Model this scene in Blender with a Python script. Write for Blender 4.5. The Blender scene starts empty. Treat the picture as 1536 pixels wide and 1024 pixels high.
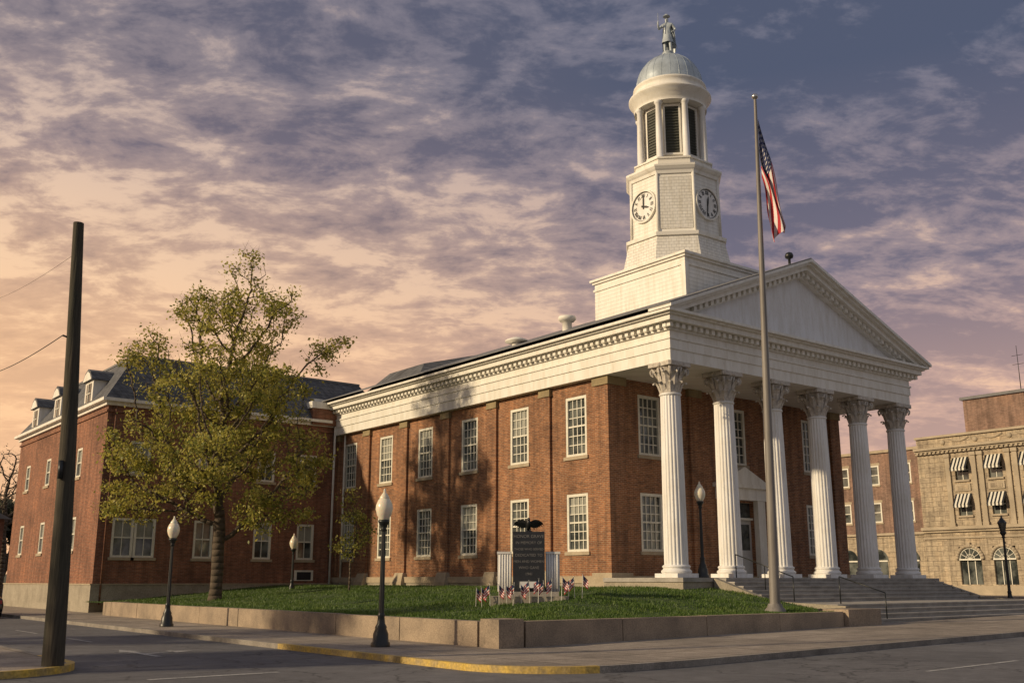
import bpy, math, random
import numpy as np
from mathutils import Vector, Matrix
random.seed(7); rng=np.random.default_rng(7)
R=math.radians
S=bpy.context.scene
COL=S.collection

# ---------------------------------------------------------------- materials
def newmat(name):
    m=bpy.data.materials.new(name); m.use_nodes=True
    nt=m.node_tree; b=nt.nodes['Principled BSDF']
    return m,nt,b
def N(nt,t,**kw):
    n=nt.nodes.new(t)
    for k,v in kw.items():
        if k in n.bl_rna.properties.keys(): setattr(n,k,v)
        else: n.inputs[k].default_value=v
    return n
def L(nt,a,b): nt.links.new(a,b)
def noise(nt,vec,scale,detail=4,rough=.55):
    n=N(nt,'ShaderNodeTexNoise'); n.inputs['Scale'].default_value=scale
    n.inputs['Detail'].default_value=detail; n.inputs['Roughness'].default_value=rough
    L(nt,vec,n.inputs['Vector']); return n.outputs['Fac']
def ramp(nt,fac,stops):
    r=N(nt,'ShaderNodeValToRGB'); cr=r.color_ramp
    while len(cr.elements)<len(stops): cr.elements.new(.5)
    for e,(p,c) in zip(cr.elements,stops):
        e.position=p; e.color=(c[0],c[1],c[2],1) if hasattr(c,'__len__') else (c,c,c,1)
    L(nt,fac,r.inputs['Fac']); return r.outputs['Color']
def mixc(nt,fac,a,b,mode='MIX'):
    n=nt.nodes.new('ShaderNodeMix'); n.data_type='RGBA'; n.blend_type=mode; n.clamp_factor=True
    for s,i in ((fac,0),(a,6),(b,7)):
        if hasattr(s,'is_linked'): L(nt,s,n.inputs[i])
        else: n.inputs[i].default_value=s if i==0 else (s[0],s[1],s[2],1)
    return n.outputs[2]
def mth(nt,op,a,b=None,c=None):
    n=nt.nodes.new('ShaderNodeMath'); n.operation=op
    for s,i in ((a,0),(b,1),(c,2)):
        if s is None: continue
        if hasattr(s,'is_linked'): L(nt,s,n.inputs[i])
        else: n.inputs[i].default_value=s
    return n.outputs[0]
def pos(nt): return N(nt,'ShaderNodeNewGeometry').outputs['Position']
def bump(nt,b,h,strength=.3,dist=.02):
    n=N(nt,'ShaderNodeBump'); n.inputs['Strength'].default_value=strength; n.inputs['Distance'].default_value=dist
    L(nt,h,n.inputs['Height']); L(nt,n.outputs['Normal'],b.inputs['Normal'])
def M(name,c,rough=.75,var=.25,vs=1.2,metal=0,bs=0,bstr=.3,c2=None,fine=.1,fs=18,stretch=None):
    m,nt,b=newmat(name); p=pos(nt)
    if stretch:
        mp=N(nt,'ShaderNodeMapping'); mp.inputs['Scale'].default_value=stretch; L(nt,p,mp.inputs['Vector']); p=mp.outputs[0]
    f=ramp(nt,noise(nt,p,vs,5,.65),[(.3,0.0),(.72,1.0)])
    c2=c2 or tuple(x*(1-var) for x in c)
    col=mixc(nt,f,c,c2)
    f2=noise(nt,p,fs,3)
    col=mixc(nt,1.0,col,ramp(nt,f2,[(.3,1-fine),(.7,1+fine)]),'MULTIPLY')
    L(nt,col,b.inputs['Base Color']); b.inputs['Roughness'].default_value=rough; b.inputs['Metallic'].default_value=metal
    if bs: bump(nt,b,noise(nt,p,bs,4),bstr)
    return m
def uz(nt,su=1,sv=1,op='ADD'):
    s=N(nt,'ShaderNodeSeparateXYZ'); L(nt,pos(nt),s.inputs[0])
    u=mth(nt,op,s.outputs[0],s.outputs[1]); c=N(nt,'ShaderNodeCombineXYZ')
    L(nt,mth(nt,'MULTIPLY',u,su),c.inputs[0]); L(nt,mth(nt,'MULTIPLY',s.outputs[2],sv),c.inputs[1]); return c.outputs[0],s.outputs
def brickmat(name,c1,c2,mo,bw=.235,rh=.078,ms=.011,bst=.5):
    m,nt,b=newmat(name); v,s=uz(nt); p=pos(nt)
    t=N(nt,'ShaderNodeTexBrick'); L(nt,v,t.inputs['Vector'])
    t.inputs['Scale'].default_value=1; t.inputs['Brick Width'].default_value=bw; t.inputs['Row Height'].default_value=rh
    t.inputs['Mortar Size'].default_value=ms; t.inputs['Mortar Smooth'].default_value=.3; t.inputs['Bias'].default_value=-.1
    t.inputs['Color1'].default_value=(*c1,1); t.inputs['Color2'].default_value=(*c2,1); t.inputs['Mortar'].default_value=(*mo,1)
    col=mixc(nt,1.0,t.outputs['Color'],ramp(nt,noise(nt,p,.45,6,.7),[(.3,(.60,.58,.58)),(.5,(1,1,1)),(.75,(1.3,1.2,1.08))]),'MULTIPLY')
    mp=N(nt,'ShaderNodeMapping'); mp.inputs['Scale'].default_value=(2.2,.16,1); L(nt,v,mp.inputs['Vector'])
    st=noise(nt,mp.outputs[0],1.4,4,.6)
    col=mixc(nt,1.0,col,ramp(nt,st,[(.35,.68),(.6,1.06)]),'MULTIPLY')
    mp2=N(nt,'ShaderNodeMapping'); mp2.inputs['Scale'].default_value=(1.6,5.5,1); L(nt,v,mp2.inputs['Vector'])
    col=mixc(nt,1.0,col,ramp(nt,noise(nt,mp2.outputs[0],1.6,4,.75),[(.3,.62),(.7,1.3)]),'MULTIPLY')
    L(nt,col,b.inputs['Base Color']); b.inputs['Roughness'].default_value=.88
    bump(nt,b,mth(nt,'SUBTRACT',1.0,t.outputs['Fac']),bst,.01)
    return m
brick=brickmat('old_red_brick',(.35,.145,.062),(.19,.075,.038),(.36,.26,.17))
brick_w=brickmat('wing_brick',(.30,.115,.058),(.21,.08,.044),(.26,.18,.13))
brick_f=brickmat('far_brick',(.27,.15,.11),(.22,.12,.085),(.3,.25,.2))
def whitemat(name,clap=0,base=(.80,.775,.71),vert=False):
    m,nt,b=newmat(name); p=pos(nt); v,s=uz(nt,op='SUBTRACT' if vert else 'ADD')
    mp=N(nt,'ShaderNodeMapping'); mp.inputs['Scale'].default_value=(3,.5,1); L(nt,v,mp.inputs['Vector'])
    col=mixc(nt,ramp(nt,noise(nt,mp.outputs[0],1.0,6,.7),[(.42,0.),(.72,.75)]),base,(base[0]*.72,base[1]*.68,base[2]*.60))
    col=mixc(nt,ramp(nt,noise(nt,p,9,5,.75),[(.60,0.),(.72,.6)]),col,(.36,.33,.28))
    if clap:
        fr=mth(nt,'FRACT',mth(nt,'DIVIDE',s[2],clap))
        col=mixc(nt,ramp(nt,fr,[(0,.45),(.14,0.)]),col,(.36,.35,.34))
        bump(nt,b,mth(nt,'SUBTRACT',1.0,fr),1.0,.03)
    if vert:
        t=N(nt,'ShaderNodeTexBrick'); L(nt,v,t.inputs['Vector']); t.inputs['Scale'].default_value=1
        t.inputs['Brick Width'].default_value=.36; t.inputs['Row Height'].default_value=.17; t.inputs['Mortar Size'].default_value=.014
        t.inputs['Color1'].default_value=(1,1,1,1); t.inputs['Color2'].default_value=(.93,.93,.93,1); t.inputs['Mortar'].default_value=(.66,.66,.67,1)
        col=mixc(nt,1.0,col,t.outputs['Color'],'MULTIPLY'); bump(nt,b,mth(nt,'SUBTRACT',1.0,t.outputs['Fac']),.4,.015)
    L(nt,col,b.inputs['Base Color']); b.inputs['Roughness'].default_value=.55
    return m
white=whitemat('white_paint')
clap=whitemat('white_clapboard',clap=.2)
shing=whitemat('white_shingles',vert=True)
colw=whitemat('column_paint',base=(.80,.79,.77))
stone=M('sandstone',(.46,.38,.27),.85,.35,1.5,bs=25,c2=(.31,.25,.17))
stoneg=M('foundation_stone',(.40,.35,.27),.9,.4,1.1,bs=20,c2=(.24,.21,.16),fine=.2)
capst=M('pilaster_capstone',(.34,.26,.14),.85,.4,2,bs=25,c2=(.20,.16,.09))
slate=brickmat('roof_slate',(.15,.155,.165),(.105,.11,.12),(.055,.055,.06),.35,.22,.012)
darkroof=M('roof_grey',(.20,.20,.205),.85,.3,1)
glass_m,nt,b=newmat('window_glass')
b.inputs['Roughness'].default_value=.06; b.inputs['Specular IOR Level'].default_value=.8
L(nt,mixc(nt,ramp(nt,noise(nt,pos(nt),.9,3),[(.4,0.),(.6,1.)]),(.025,.03,.03),(.15,.16,.145)),b.inputs['Base Color'])
bump(nt,b,noise(nt,pos(nt),2.5,2),.12,.02)
glass=glass_m
blind=M('window_blind',(.36,.36,.31),.35,.4,.8)
dark=M('dark_void',(.018,.018,.02),.7,.2)
louver=M('louver_green',(.07,.072,.055),.6,.3)
frame=M('window_frame_paint',(.78,.75,.64),.5,.2,2)
black=M('black_iron',(.014,.016,.016),.4,.3,3)
granite=M('black_granite',(.028,.03,.034),.25,.3,8)
silver=M('dome_metal',(.50,.57,.62),.4,.4,1.6,metal=.25,fine=.08)
statm=M('statue_metal',(.50,.56,.60),.45,.4,4,metal=.15)
globe,nt,b=newmat('lamp_globe'); b.inputs['Base Color'].default_value=(.78,.70,.54,1); b.inputs['Roughness'].default_value=.25
b.inputs['Subsurface Weight'].default_value=.2
bark=M('bark',(.12,.09,.062),.95,.45,4,bs=30,bstr=.8)
concrete=M('retaining_concrete',(.40,.31,.22),.92,.35,.9,bs=28,bstr=.6,c2=(.20,.16,.12),fine=.28,fs=30)
stepst=M('step_stone',(.42,.39,.35),.85,.45,1.3,bs=20,c2=(.24,.22,.19))
rubber=M('rubber',(.015,.015,.015),.8)
carp,nt,b=newmat('car_paint'); b.inputs['Base Color'].default_value=(.012,.014,.018,1); b.inputs['Roughness'].default_value=.2; b.inputs['Coat Weight'].default_value=.7
redl=M('tail_lens',(.35,.01,.01),.2); chrome=M('bright_metal',(.55,.55,.55),.25,metal=.9)
polew=M('pole_wood',(.075,.060,.042),.95,.5,5,bs=18,bstr=.9,c2=(.036,.036,.024),fine=.35,fs=30,stretch=(1,1,.06))
poleg=M('flagpole_paint',(.24,.22,.20),.55,.45,3,c2=(.13,.115,.10),stretch=(1,1,.1))
fr_,fw_,fb_=M('flag_red',(.46,.022,.03),.8,.15),M('flag_white',(.72,.68,.64),.8,.1),M('flag_blue',(.02,.028,.09),.8,.1)
tan=brickmat('tan_limestone',(.46,.38,.27),(.39,.32,.23),(.24,.19,.14),1.0,.42,.02,.8)
tan2=M('tan_carved_trim',(.48,.40,.29),.85,.35,.8,bs=9)
wood_door=M('door_paint',(.55,.54,.52),.5)
wire=M('wire',(.02,.02,.02),.6)
lit=M('engraved_letters',(.22,.21,.20),.6)

# ground materials
def ground_mat(name,c,c2,rough=.9,big=.25,fs=60,joint=None,cracks=False,spots=None):
    m,nt,b=newmat(name); p=pos(nt)
    col=mixc(nt,ramp(nt,noise(nt,p,big,6,.7),[(.32,0.),(.68,1.)]),c,c2)
    col=mixc(nt,1.0,col,ramp(nt,noise(nt,p,fs,2,.6),[(.3,.66),(.7,1.36)]),'MULTIPLY')
    col=mixc(nt,1.0,col,ramp(nt,noise(nt,p,2.2,5,.75),[(.3,.74),(.7,1.24)]),'MULTIPLY')
    if cracks:
        vo=N(nt,'ShaderNodeTexVoronoi',feature='DISTANCE_TO_EDGE'); vo.inputs['Scale'].default_value=.33
        w=N(nt,'ShaderNodeVectorMath',operation='ADD'); nn=N(nt,'ShaderNodeTexNoise'); nn.inputs['Scale'].default_value=.8; nn.inputs['Detail'].default_value=5
        L(nt,p,nn.inputs['Vector']); sc=N(nt,'ShaderNodeVectorMath',operation='SCALE'); sc.inputs[3].default_value=2.0
        L(nt,nn.outputs['Color'],sc.inputs[0]); L(nt,p,w.inputs[0]); L(nt,sc.outputs[0],w.inputs[1]); L(nt,w.outputs[0],vo.inputs['Vector'])
        col=mixc(nt,ramp(nt,vo.outputs['Distance'],[(0.0,.85),(.014,0.)]),col,(.03,.03,.03))
    if joint:
        t=N(nt,'ShaderNodeTexBrick'); t.offset=0; L(nt,p,t.inputs['Vector']); t.inputs['Scale'].default_value=1
        t.inputs['Brick Width'].default_value=joint; t.inputs['Row Height'].default_value=joint; t.inputs['Mortar Size'].default_value=.02
        t.inputs['Color1'].default_value=(1,1,1,1); t.inputs['Color2'].default_value=(.78,.78,.78,1); t.inputs['Mortar'].default_value=(.32,.3,.27,1)
        col=mixc(nt,1.0,col,t.outputs['Color'],'MULTIPLY')
    L(nt,col,b.inputs['Base Color']); b.inputs['Roughness'].default_value=rough
    bump(nt,b,noise(nt,p,40,3,.7),.5,.012)
    return m
asphalt=ground_mat('asphalt',(.15,.147,.15),(.088,.087,.091),.8,.22,70,cracks=True)
walkm=ground_mat('sidewalk_concrete',(.38,.32,.26),(.23,.195,.16),.9,.35,45,joint=1.5)
kerbm=ground_mat('kerb_concrete',(.30,.27,.23),(.17,.15,.13),.9,1,40)
yel=M('yellow_kerb_paint',(.60,.40,.06),.7,.5,2.8,c2=(.28,.22,.13),fine=.3)
markp=M('worn_road_paint',(.48,.47,.45),.8,.6,2.2,c2=(.17,.17,.17),fine=.3)
groundm=ground_mat('ground_earth',(.075,.08,.045),(.045,.055,.03),.95,.05,3)
lawnm=ground_mat('lawn_soil',(.055,.095,.020),(.035,.06,.014),.95,.6,30)
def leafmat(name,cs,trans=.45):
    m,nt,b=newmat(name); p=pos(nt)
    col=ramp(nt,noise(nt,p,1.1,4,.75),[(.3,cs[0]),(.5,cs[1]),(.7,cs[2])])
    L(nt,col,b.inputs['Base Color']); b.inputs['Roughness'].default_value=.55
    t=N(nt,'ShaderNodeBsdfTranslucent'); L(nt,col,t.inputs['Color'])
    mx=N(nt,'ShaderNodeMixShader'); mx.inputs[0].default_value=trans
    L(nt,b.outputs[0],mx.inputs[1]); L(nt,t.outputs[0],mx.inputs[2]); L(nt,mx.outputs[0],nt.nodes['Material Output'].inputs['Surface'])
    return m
leafy=leafmat('spring_leaf',[(.34,.32,.06),(.48,.43,.09),(.60,.52,.16)],.5)
leafd=leafmat('leaf_deep_green',[(.16,.19,.035),(.24,.26,.055),(.30,.30,.08)],.5)  # deeper green leaf colour, dealt out at random among the leaves
leaff=leafmat('far_foliage',[(.035,.045,.022),(.05,.055,.028),(.075,.07,.04)],.2)
grassm=leafmat('grass_blades',[(.05,.095,.014),(.085,.15,.022),(.14,.19,.035)],.35)

# ---------------------------------------------------------------- mesh builder
class MB:
    def __init__(s): s.v=[];s.f=[];s.m=[];s.sm=[]
    def add(s,vs,fs,m,smooth=False):
        o=len(s.v); s.v.extend([tuple(x) for x in vs])
        for f in fs: s.f.append([i+o for i in f]); s.m.append(m); s.sm.append(smooth)
    def box(s,x0,x1,y0,y1,z0,z1,m):
        s.hexa([(x0,y0,z0),(x1,y0,z0),(x1,y1,z0),(x0,y1,z0),(x0,y0,z1),(x1,y0,z1),(x1,y1,z1),(x0,y1,z1)],m)
    def hexa(s,p,m): s.add(p,[(0,3,2,1),(4,5,6,7),(0,1,5,4),(1,2,6,5),(2,3,7,6),(3,0,4,7)],m)
    def lathe(s,prof,c,m,n=24,ph=0,smooth=True,cap=True,fl=None):
        vs=[];fs=[]
        for j,(r,z) in enumerate(prof):
            for i in range(n):
                a=ph+2*math.pi*i/n; rr=r*(fl(i) if fl else 1)
                vs.append((c[0]+rr*math.cos(a),c[1]+rr*math.sin(a),c[2]+z))
        for j in range(len(prof)-1):
            for i in range(n):
                k=(i+1)%n; fs.append((j*n+i,j*n+k,(j+1)*n+k,(j+1)*n+i))
        s.add(vs,fs,m,smooth)
        if cap:
            o=len(prof)-1
            s.add(vs[:n],[tuple(range(n))[::-1]],m); s.add(vs[o*n:],[tuple(range(n))],m)
    def tube(s,a,b,r0,r1,m,n=6):
        a=Vector(a);b=Vector(b);d=b-a
        if d.length<1e-6:return
        q=d.to_track_quat('Z','Y'); x=q@Vector((1,0,0)); y=q@Vector((0,1,0)); vs=[]
        for p,r in((a,r0),(b,r1)):
            for i in range(n):
                t=2*math.pi*i/n; vs.append(p+x*r*math.cos(t)+y*r*math.sin(t))
        s.add(vs,[(i,(i+1)%n,n+(i+1)%n,n+i) for i in range(n)]+[tuple(range(n))[::-1],tuple(range(n,2*n))],m,n>5)
    def spine(s,pts,rs,m,n=16):
        vs=[]; k=len(pts)
        for j in range(k):
            for i in range(n):
                a=2*math.pi*i/n; vs.append((pts[j][0]+rs[j]*math.cos(a),pts[j][1]+rs[j]*math.sin(a),pts[j][2]))
        s.add(vs,[(j*n+i,j*n+(i+1)%n,(j+1)*n+(i+1)%n,(j+1)*n+i) for j in range(k-1) for i in range(n)],m,True)
        s.add(vs[-n:],[tuple(range(n))],m)
    def ell(s,c,r,m,n=14,k=9,rot=None):
        vs=[];fs=[]
        for j in range(k+1):
            t=math.pi*j/k
            for i in range(n):
                a=2*math.pi*i/n; v=Vector((r[0]*math.sin(t)*math.cos(a),r[1]*math.sin(t)*math.sin(a),r[2]*math.cos(t)))
                if rot is not None: v=rot@v
                vs.append(v+Vector(c))
        for j in range(k):
            for i in range(n): fs.append((j*n+i,(j+1)*n+i,(j+1)*n+(i+1)%n,j*n+(i+1)%n))
        s.add(vs,fs,m,True)
    def prism(s,poly,axis,a0,a1,m):
        def P(p,a): return (p[0],a,p[1]) if axis=='y' else ((a,p[0],p[1]) if axis=='x' else (p[0],p[1],a))
        n=len(poly); vs=[P(p,a0) for p in poly]+[P(p,a1) for p in poly]
        s.add(vs,[tuple(range(n)),tuple(range(n,2*n))[::-1]]+[(i,n+i,n+(i+1)%n,(i+1)%n) for i in range(n)],m)
    def obj(s,name,parent=None,origin=(0,0,0)):
        mats=[]
        for m in s.m:
            if m not in mats: mats.append(m)
        ix={m.name:i for i,m in enumerate(mats)}
        me=bpy.data.meshes.new(name); o=Vector(origin)
        me.from_pydata([tuple(Vector(v)-o) for v in s.v],[],s.f)
        for m in mats: me.materials.append(m)
        me.polygons.foreach_set('material_index',[ix[m.name] for m in s.m])
        me.polygons.foreach_set('use_smooth',s.sm); me.update()
        ob=bpy.data.objects.new(name,me); COL.objects.link(ob); ob.location=origin
        if parent: ob.parent=parent; ob.matrix_parent_inverse=Matrix.Translation(parent.location).inverted()
        return ob
def empty(name,loc):
    e=bpy.data.objects.new(name,None); COL.objects.link(e); e.location=loc; e.empty_display_size=1; return e
class Fr:
    def __init__(s,o,u,n): s.o=Vector(o); s.u=Vector(u); s.n=Vector(n)
    def P(s,u,z,d): return s.o+s.u*u+Vector((0,0,z))+s.n*d
def fbox(mb,fr,u0,u1,z0,z1,d0,d1,m):
    mb.hexa([fr.P(u0,z0,d0),fr.P(u1,z0,d0),fr.P(u1,z0,d1),fr.P(u0,z0,d1),fr.P(u0,z1,d0),fr.P(u1,z1,d0),fr.P(u1,z1,d1),fr.P(u0,z1,d1)],m)
def wall(mb,fr,u0,u1,z0,z1,ops,m,depth=.3,z_top=None):
    us=sorted({u0,u1}|{o[0] for o in ops}|{o[1] for o in ops}); zs=sorted({z0,z1}|{o[2] for o in ops}|{o[3] for o in ops})
    for i in range(len(us)-1):
        for j in range(len(zs)-1):
            cu=(us[i]+us[i+1])/2; cz=(zs[j]+zs[j+1])/2
            if any(o[0]<cu<o[1] and o[2]<cz<o[3] for o in ops): continue
            mb.add([fr.P(us[i],zs[j],0),fr.P(us[i+1],zs[j],0),fr.P(us[i+1],zs[j+1],0),fr.P(us[i],zs[j+1],0)],[(0,1,2,3)],m)
    for a,b,c,d in ops:
        q=[(a,c),(b,c),(b,d),(a,d)]
        for k in range(4):
            p,r=q[k],q[(k+1)%4]
            mb.add([fr.P(*p,0),fr.P(*r,0),fr.P(*r,-depth),fr.P(*p,-depth)],[(0,1,2,3)],m)
def window(mb,fr,uc,z0,z1,w,cols=4,rows=6,sill=stone,fw=.13,bar=.040,bl=None,lintel=None):
    a,b=uc-w/2,uc+w/2
    fbox(mb,fr,a,a+fw,z0,z1,-.2,-.015,frame); fbox(mb,fr,b-fw,b,z0,z1,-.2,-.015,frame)
    fbox(mb,fr,a+fw,b-fw,z1-fw,z1,-.2,-.017,frame); fbox(mb,fr,a+fw,b-fw,z0,z0+fw*.8,-.2,-.013,frame)
    zm=(z0+z1)/2; fbox(mb,fr,a+fw,b-fw,zm-.035,zm+.035,-.16,-.05,frame)
    ia,ib,iz0,iz1=a+fw,b-fw,z0+fw*.8,z1-fw
    for i in range(1,cols):
        u=ia+(ib-ia)*i/cols; fbox(mb,fr,u-bar/2,u+bar/2,iz0,iz1,-.145,-.075,frame)
    for j in range(1,rows):
        if j*2==rows: continue
        z=iz0+(iz1-iz0)*j/rows; fbox(mb,fr,ia,ib,z-bar/2,z+bar/2,-.143,-.078,frame)
    for i in range(cols):
        for j in range(rows):
            u0=ia+(ib-ia)*i/cols; u1=ia+(ib-ia)*(i+1)/cols; q0=iz0+(iz1-iz0)*j/rows; q1=iz0+(iz1-iz0)*(j+1)/rows
            t=[random.uniform(-.006,.006) for _ in range(4)]
            frac=(j+.5)/rows; mm=blind if (bl is not None and frac>bl) else glass
            mb.add([fr.P(u0,q0,-.12+t[0]),fr.P(u1,q0,-.12+t[1]),fr.P(u1,q1,-.12+t[2]),fr.P(u0,q1,-.12+t[3])],[(0,1,2,3)],mm)
    if sill: fbox(mb,fr,a-.1,b+.1,z0-.15,z0-.002,-.1,.07,sill)
    if lintel: fbox(mb,fr,a-.12,b+.12,z1+.002,z1+.22,-.05,.012,lintel)

def hh(x): return min(max(.0105*(x-16),0),.42)

# ---------------------------------------------------------------- ground
def sheet(name,xs,ys,zf,m,origin=None):
    mb=MB(); n=len(ys)
    mb.add([(x,y,zf(x,y)) for x in xs for y in ys],[(i*n+j,(i+1)*n+j,(i+1)*n+j+1,i*n+j+1) for i in range(len(xs)-1) for j in range(n-1)],m,True)
    return mb.obj(name)
sheet('ground',[-2500,-300,16,56,300,2500],[-2500,-200,0,400,2500],lambda x,y:hh(x)-.08,groundm)
sheet('road',[-140,16,56,230],[-60,0,240],lambda x,y:hh(x),asphalt)
def arc(cx,cy,r,a0,a1,n=12): return [(cx+r*math.cos(R(a0+(a1-a0)*i/n)),cy+r*math.sin(R(a0+(a1-a0)*i/n))) for i in range(n+1)]
KH=.13
def kerb(mb,path,m,w=.16,top=KH,yr=None):
    pts=[Vector((x,y)) for x,y in path]
    nrm=[]
    for i in range(len(pts)):
        a=pts[max(i-1,0)];b=pts[min(i+1,len(pts)-1)];d=(b-a).normalized(); nrm.append(Vector((-d.y,d.x)))
    for i in range(len(pts)-1):
        a,b=pts[i],pts[i+1]; a2,b2=a+nrm[i]*w,b+nrm[i+1]*w
        za,zb=hh(a.x),hh(b.x)
        mm=m
        if yr and yr(a): mm=yel
        mb.hexa([(a.x,a.y,za-.05),(b.x,b.y,zb-.05),(b2.x,b2.y,zb-.05),(a2.x,a2.y,za-.05),(a.x,a.y,za+top),(b.x,b.y,zb+top),(b2.x,b2.y,zb+top),(a2.x,a2.y,za+top)],mm)
def line(a,b,step=1.5):
    d=math.dist(a,b); n=max(1,int(d/step)); return [(a[0]+(b[0]-a[0])*i/n,a[1]+(b[1]-a[1])*i/n) for i in range(n+1)]
kp=line((12,110),(12,17.0),2)+arc(14.3,17.0,2.3,180,270)[1:]+line((14.3,14.7),(62,14.7),2)[1:]
mb=MB(); kerb(mb,kp,kerbm,yr=lambda p:(p.y<27 and p.x<13.6)); mb.obj('kerb')
mb=MB(); ip=[(12.16,110),(12.16,17.0)]+arc(14.3,17.0,2.14,180,270)+[(16,14.86)]
mb.add([(x,y,KH-.004) for x,y in ip]+[(16,110,KH-.004)],[tuple(range(len(ip)+1))],walkm)
for a,b in ((16,56),(56,62)):
    mb.add([(a,14.86,hh(a)+KH-.004),(b,14.86,hh(b)+KH-.004),(b,110,hh(b)+KH-.004),(a,110,hh(a)+KH-.004)],[(0,1,2,3)],walkm)
mb.obj('sidewalk')
lp=line((-90,20.4),(4.2,20.4),2)+arc(4.2,22.4,2.0,-90,0)[1:]+line((6.2,22.4),(6.2,110),2)[1:]
mb=MB(); kerb(mb,lp,kerbm,yr=lambda p:(3<p.x and p.y<24)); mb.obj('kerb')
mb=MB(); ip=[(-90,20.56),(4.2,20.56)]+arc(4.2,22.4,1.84,-90,0)+[(6.04,110),(-90,110)]
mb.add([(x,y,KH-.004) for x,y in ip],[tuple(range(len(ip)))],walkm); mb.obj('sidewalk')
mb=MB(); mb.box(77,140,14.7,110,.3,.42+KH,walkm); mb.obj('sidewalk')
mb=MB(); mb.box(-90,16,-12,-4,-.1,KH,walkm); mb.obj('sidewalk')
mb=MB()
def mark(poly,z=.006): mb.add([(x,y,hh(x)+z) for x,y in poly],[tuple(range(len(poly)))],markp)
mark([(8.55,24.2),(8.72,24.2),(8.72,26.2),(8.55,26.2)]); mark([(8.35,26.2),(8.92,26.2),(8.635,27.1)])
mark([(8.72,25.2),(9.5,25.6),(9.5,25.75),(8.72,25.4)]); mark([(9.45,25.3),(10.0,25.7),(9.45,26.1)])
mark([(6.5,18.6),(9.0,18.6),(9.0,18.8),(6.5,18.8)])
for k in range(5): mark([(18.6+7*k,10.9),(22.1+7*k,10.9),(22.1+7*k,11.02),(18.6+7*k,11.02)])
for k in range(8): mark([(9.05,31+6*k),(9.15,31+6*k),(9.15,34+6*k),(9.05,34+6*k)])
mb.obj('road_markings')

# lawn
def lawnz(x,y):
    tx=(x-15.6)/11.5; ty=(y-20.35)/7.5; t=max(0,min(1,tx,ty)); t=t*t*(3-2*t)
    return .66+.74*t+.03*math.sin(x*1.3+y*.7)*min(1,t*4)
def dom(x,y): return 15.58<x<29.75 and 20.33<y<55.2 or (29.74<x<30.92 and 20.33<y<26.8)
mb=MB(); xs=np.linspace(15.55,30.93,50); ys=np.linspace(20.3,55.3,90); n=len(ys)
vs=[(x,y,lawnz(x,y)) for x in xs for y in ys]
mb.add(vs,[(i*n+j,(i+1)*n+j,(i+1)*n+j+1,i*n+j+1) for i in range(49) for j in range(n-1)],lawnm,True)
lawn=mb.obj('lawn')
def blades(name,n,pick,zf,h,w,m,parent=None):
    V=np.zeros((n*3,3)); k=0
    while k<n:
        x,y=pick()
        if not dom(x,y): continue
        pn=.75+.45*math.sin(x*1.9+math.sin(y*1.3)*2)*math.sin(y*1.7+x*.4)
        a=random.uniform(0,6.28); hgt=h*random.uniform(.5,1.3)*pn; z=zf(x,y)-.01; dx,dy=math.cos(a)*w,math.sin(a)*w
        V[3*k]=(x-dx,y-dy,z);V[3*k+1]=(x+dx,y+dy,z);V[3*k+2]=(x+random.uniform(-1,1)*hgt*.5,y+random.uniform(-1,1)*hgt*.5,z+hgt); k+=1
    me=bpy.data.meshes.new(name); me.vertices.add(3*n); me.vertices.foreach_set('co',V.ravel())
    me.loops.add(3*n); me.loops.foreach_set('vertex_index',np.arange(3*n)); me.polygons.add(n)
    me.polygons.foreach_set('loop_start',np.arange(0,3*n,3)); me.polygons.foreach_set('loop_total',np.full(n,3)); me.update(calc_edges=True)
    me.materials.append(m); o=bpy.data.objects.new(name,me); COL.objects.link(o)
    if parent: o.parent=parent
    return o
blades('grass',100000,lambda:(random.uniform(15.6,30.9),20.3+34.8*random.random()**1.7),lawnz,.10,.020,grassm)

# retaining wall
mb=MB()
y=20.9
while y<50.3:
    e=min(y+3.6,50.5); t=.735+random.uniform(-.01,.01); mb.box(15.3+random.uniform(-.008,.008),15.62,y+.012,e-.012,-.05,t,concrete); y=e
x=16.1
while x<29.2:
    e=min(x+3.3,29.3); mb.box(x+.012,e-.012,20.0+random.uniform(-.008,.008),20.34,-.05,.735+random.uniform(-.01,.01),concrete); x=e
mb.box(15.22,15.98,19.92,20.66,-.05,.80,concrete); mb.box(15.34,15.86,20.70,20.86,-.05,.72,concrete)
mb.box(29.35,31.18,19.85,21.0,0,.80,concrete)
mb.box(15.3,16.4,50.55,50.9,-.05,.73,concrete)
mb.obj('retaining_wall')

# ---------------------------------------------------------------- courthouse
CH=empty('courthouse',(38.3,40,0))
SF=Fr((29.9,0,0),(0,1,0),(-1,0,0)); FF=Fr((0,31.4,0),(1,0,0),(0,-1,0))
YW=[33.5+4.07*i for i in range(6)]
mb=MB(); wb=MB()
ops=[]
for i,y in enumerate(YW):
    ops+= [(y-.7,y+.7,7.07,9.75),(y-.7,y+.7,2.93,5.42)]
wall(mb,SF,31.4,55.6,1.9,10.35,ops,brick)
for i,y in enumerate(YW):
    window(wb,SF,y,7.07,9.75,1.4,bl=[None,.5,None,.66,.5,None][i]); window(wb,SF,y,2.93,5.42,1.4,bl=[.6,None,.5,None,None,.5][i])
XF=[32.4,38.3,44.2]; ops=[]
for x in XF:
    ops.append((x-.7,x+.7,7.07,9.75))
    if x!=38.3: ops.append((x-.7,x+.7,2.93,5.42))
ops.append((37.3,39.3,1.82,5.3))
wall(mb,FF,29.9,46.7,1.82,10.35,ops,brick)
for x in XF:
    window(wb,FF,x,7.07,9.75,1.4)
    if x!=38.3: window(wb,FF,x,2.93,5.42,1.4)
RF=Fr((46.7,0,0),(0,1,0),(1,0,0)); BF=Fr((0,55.6,0),(1,0,0),(0,1,0))
ops=[]
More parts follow.
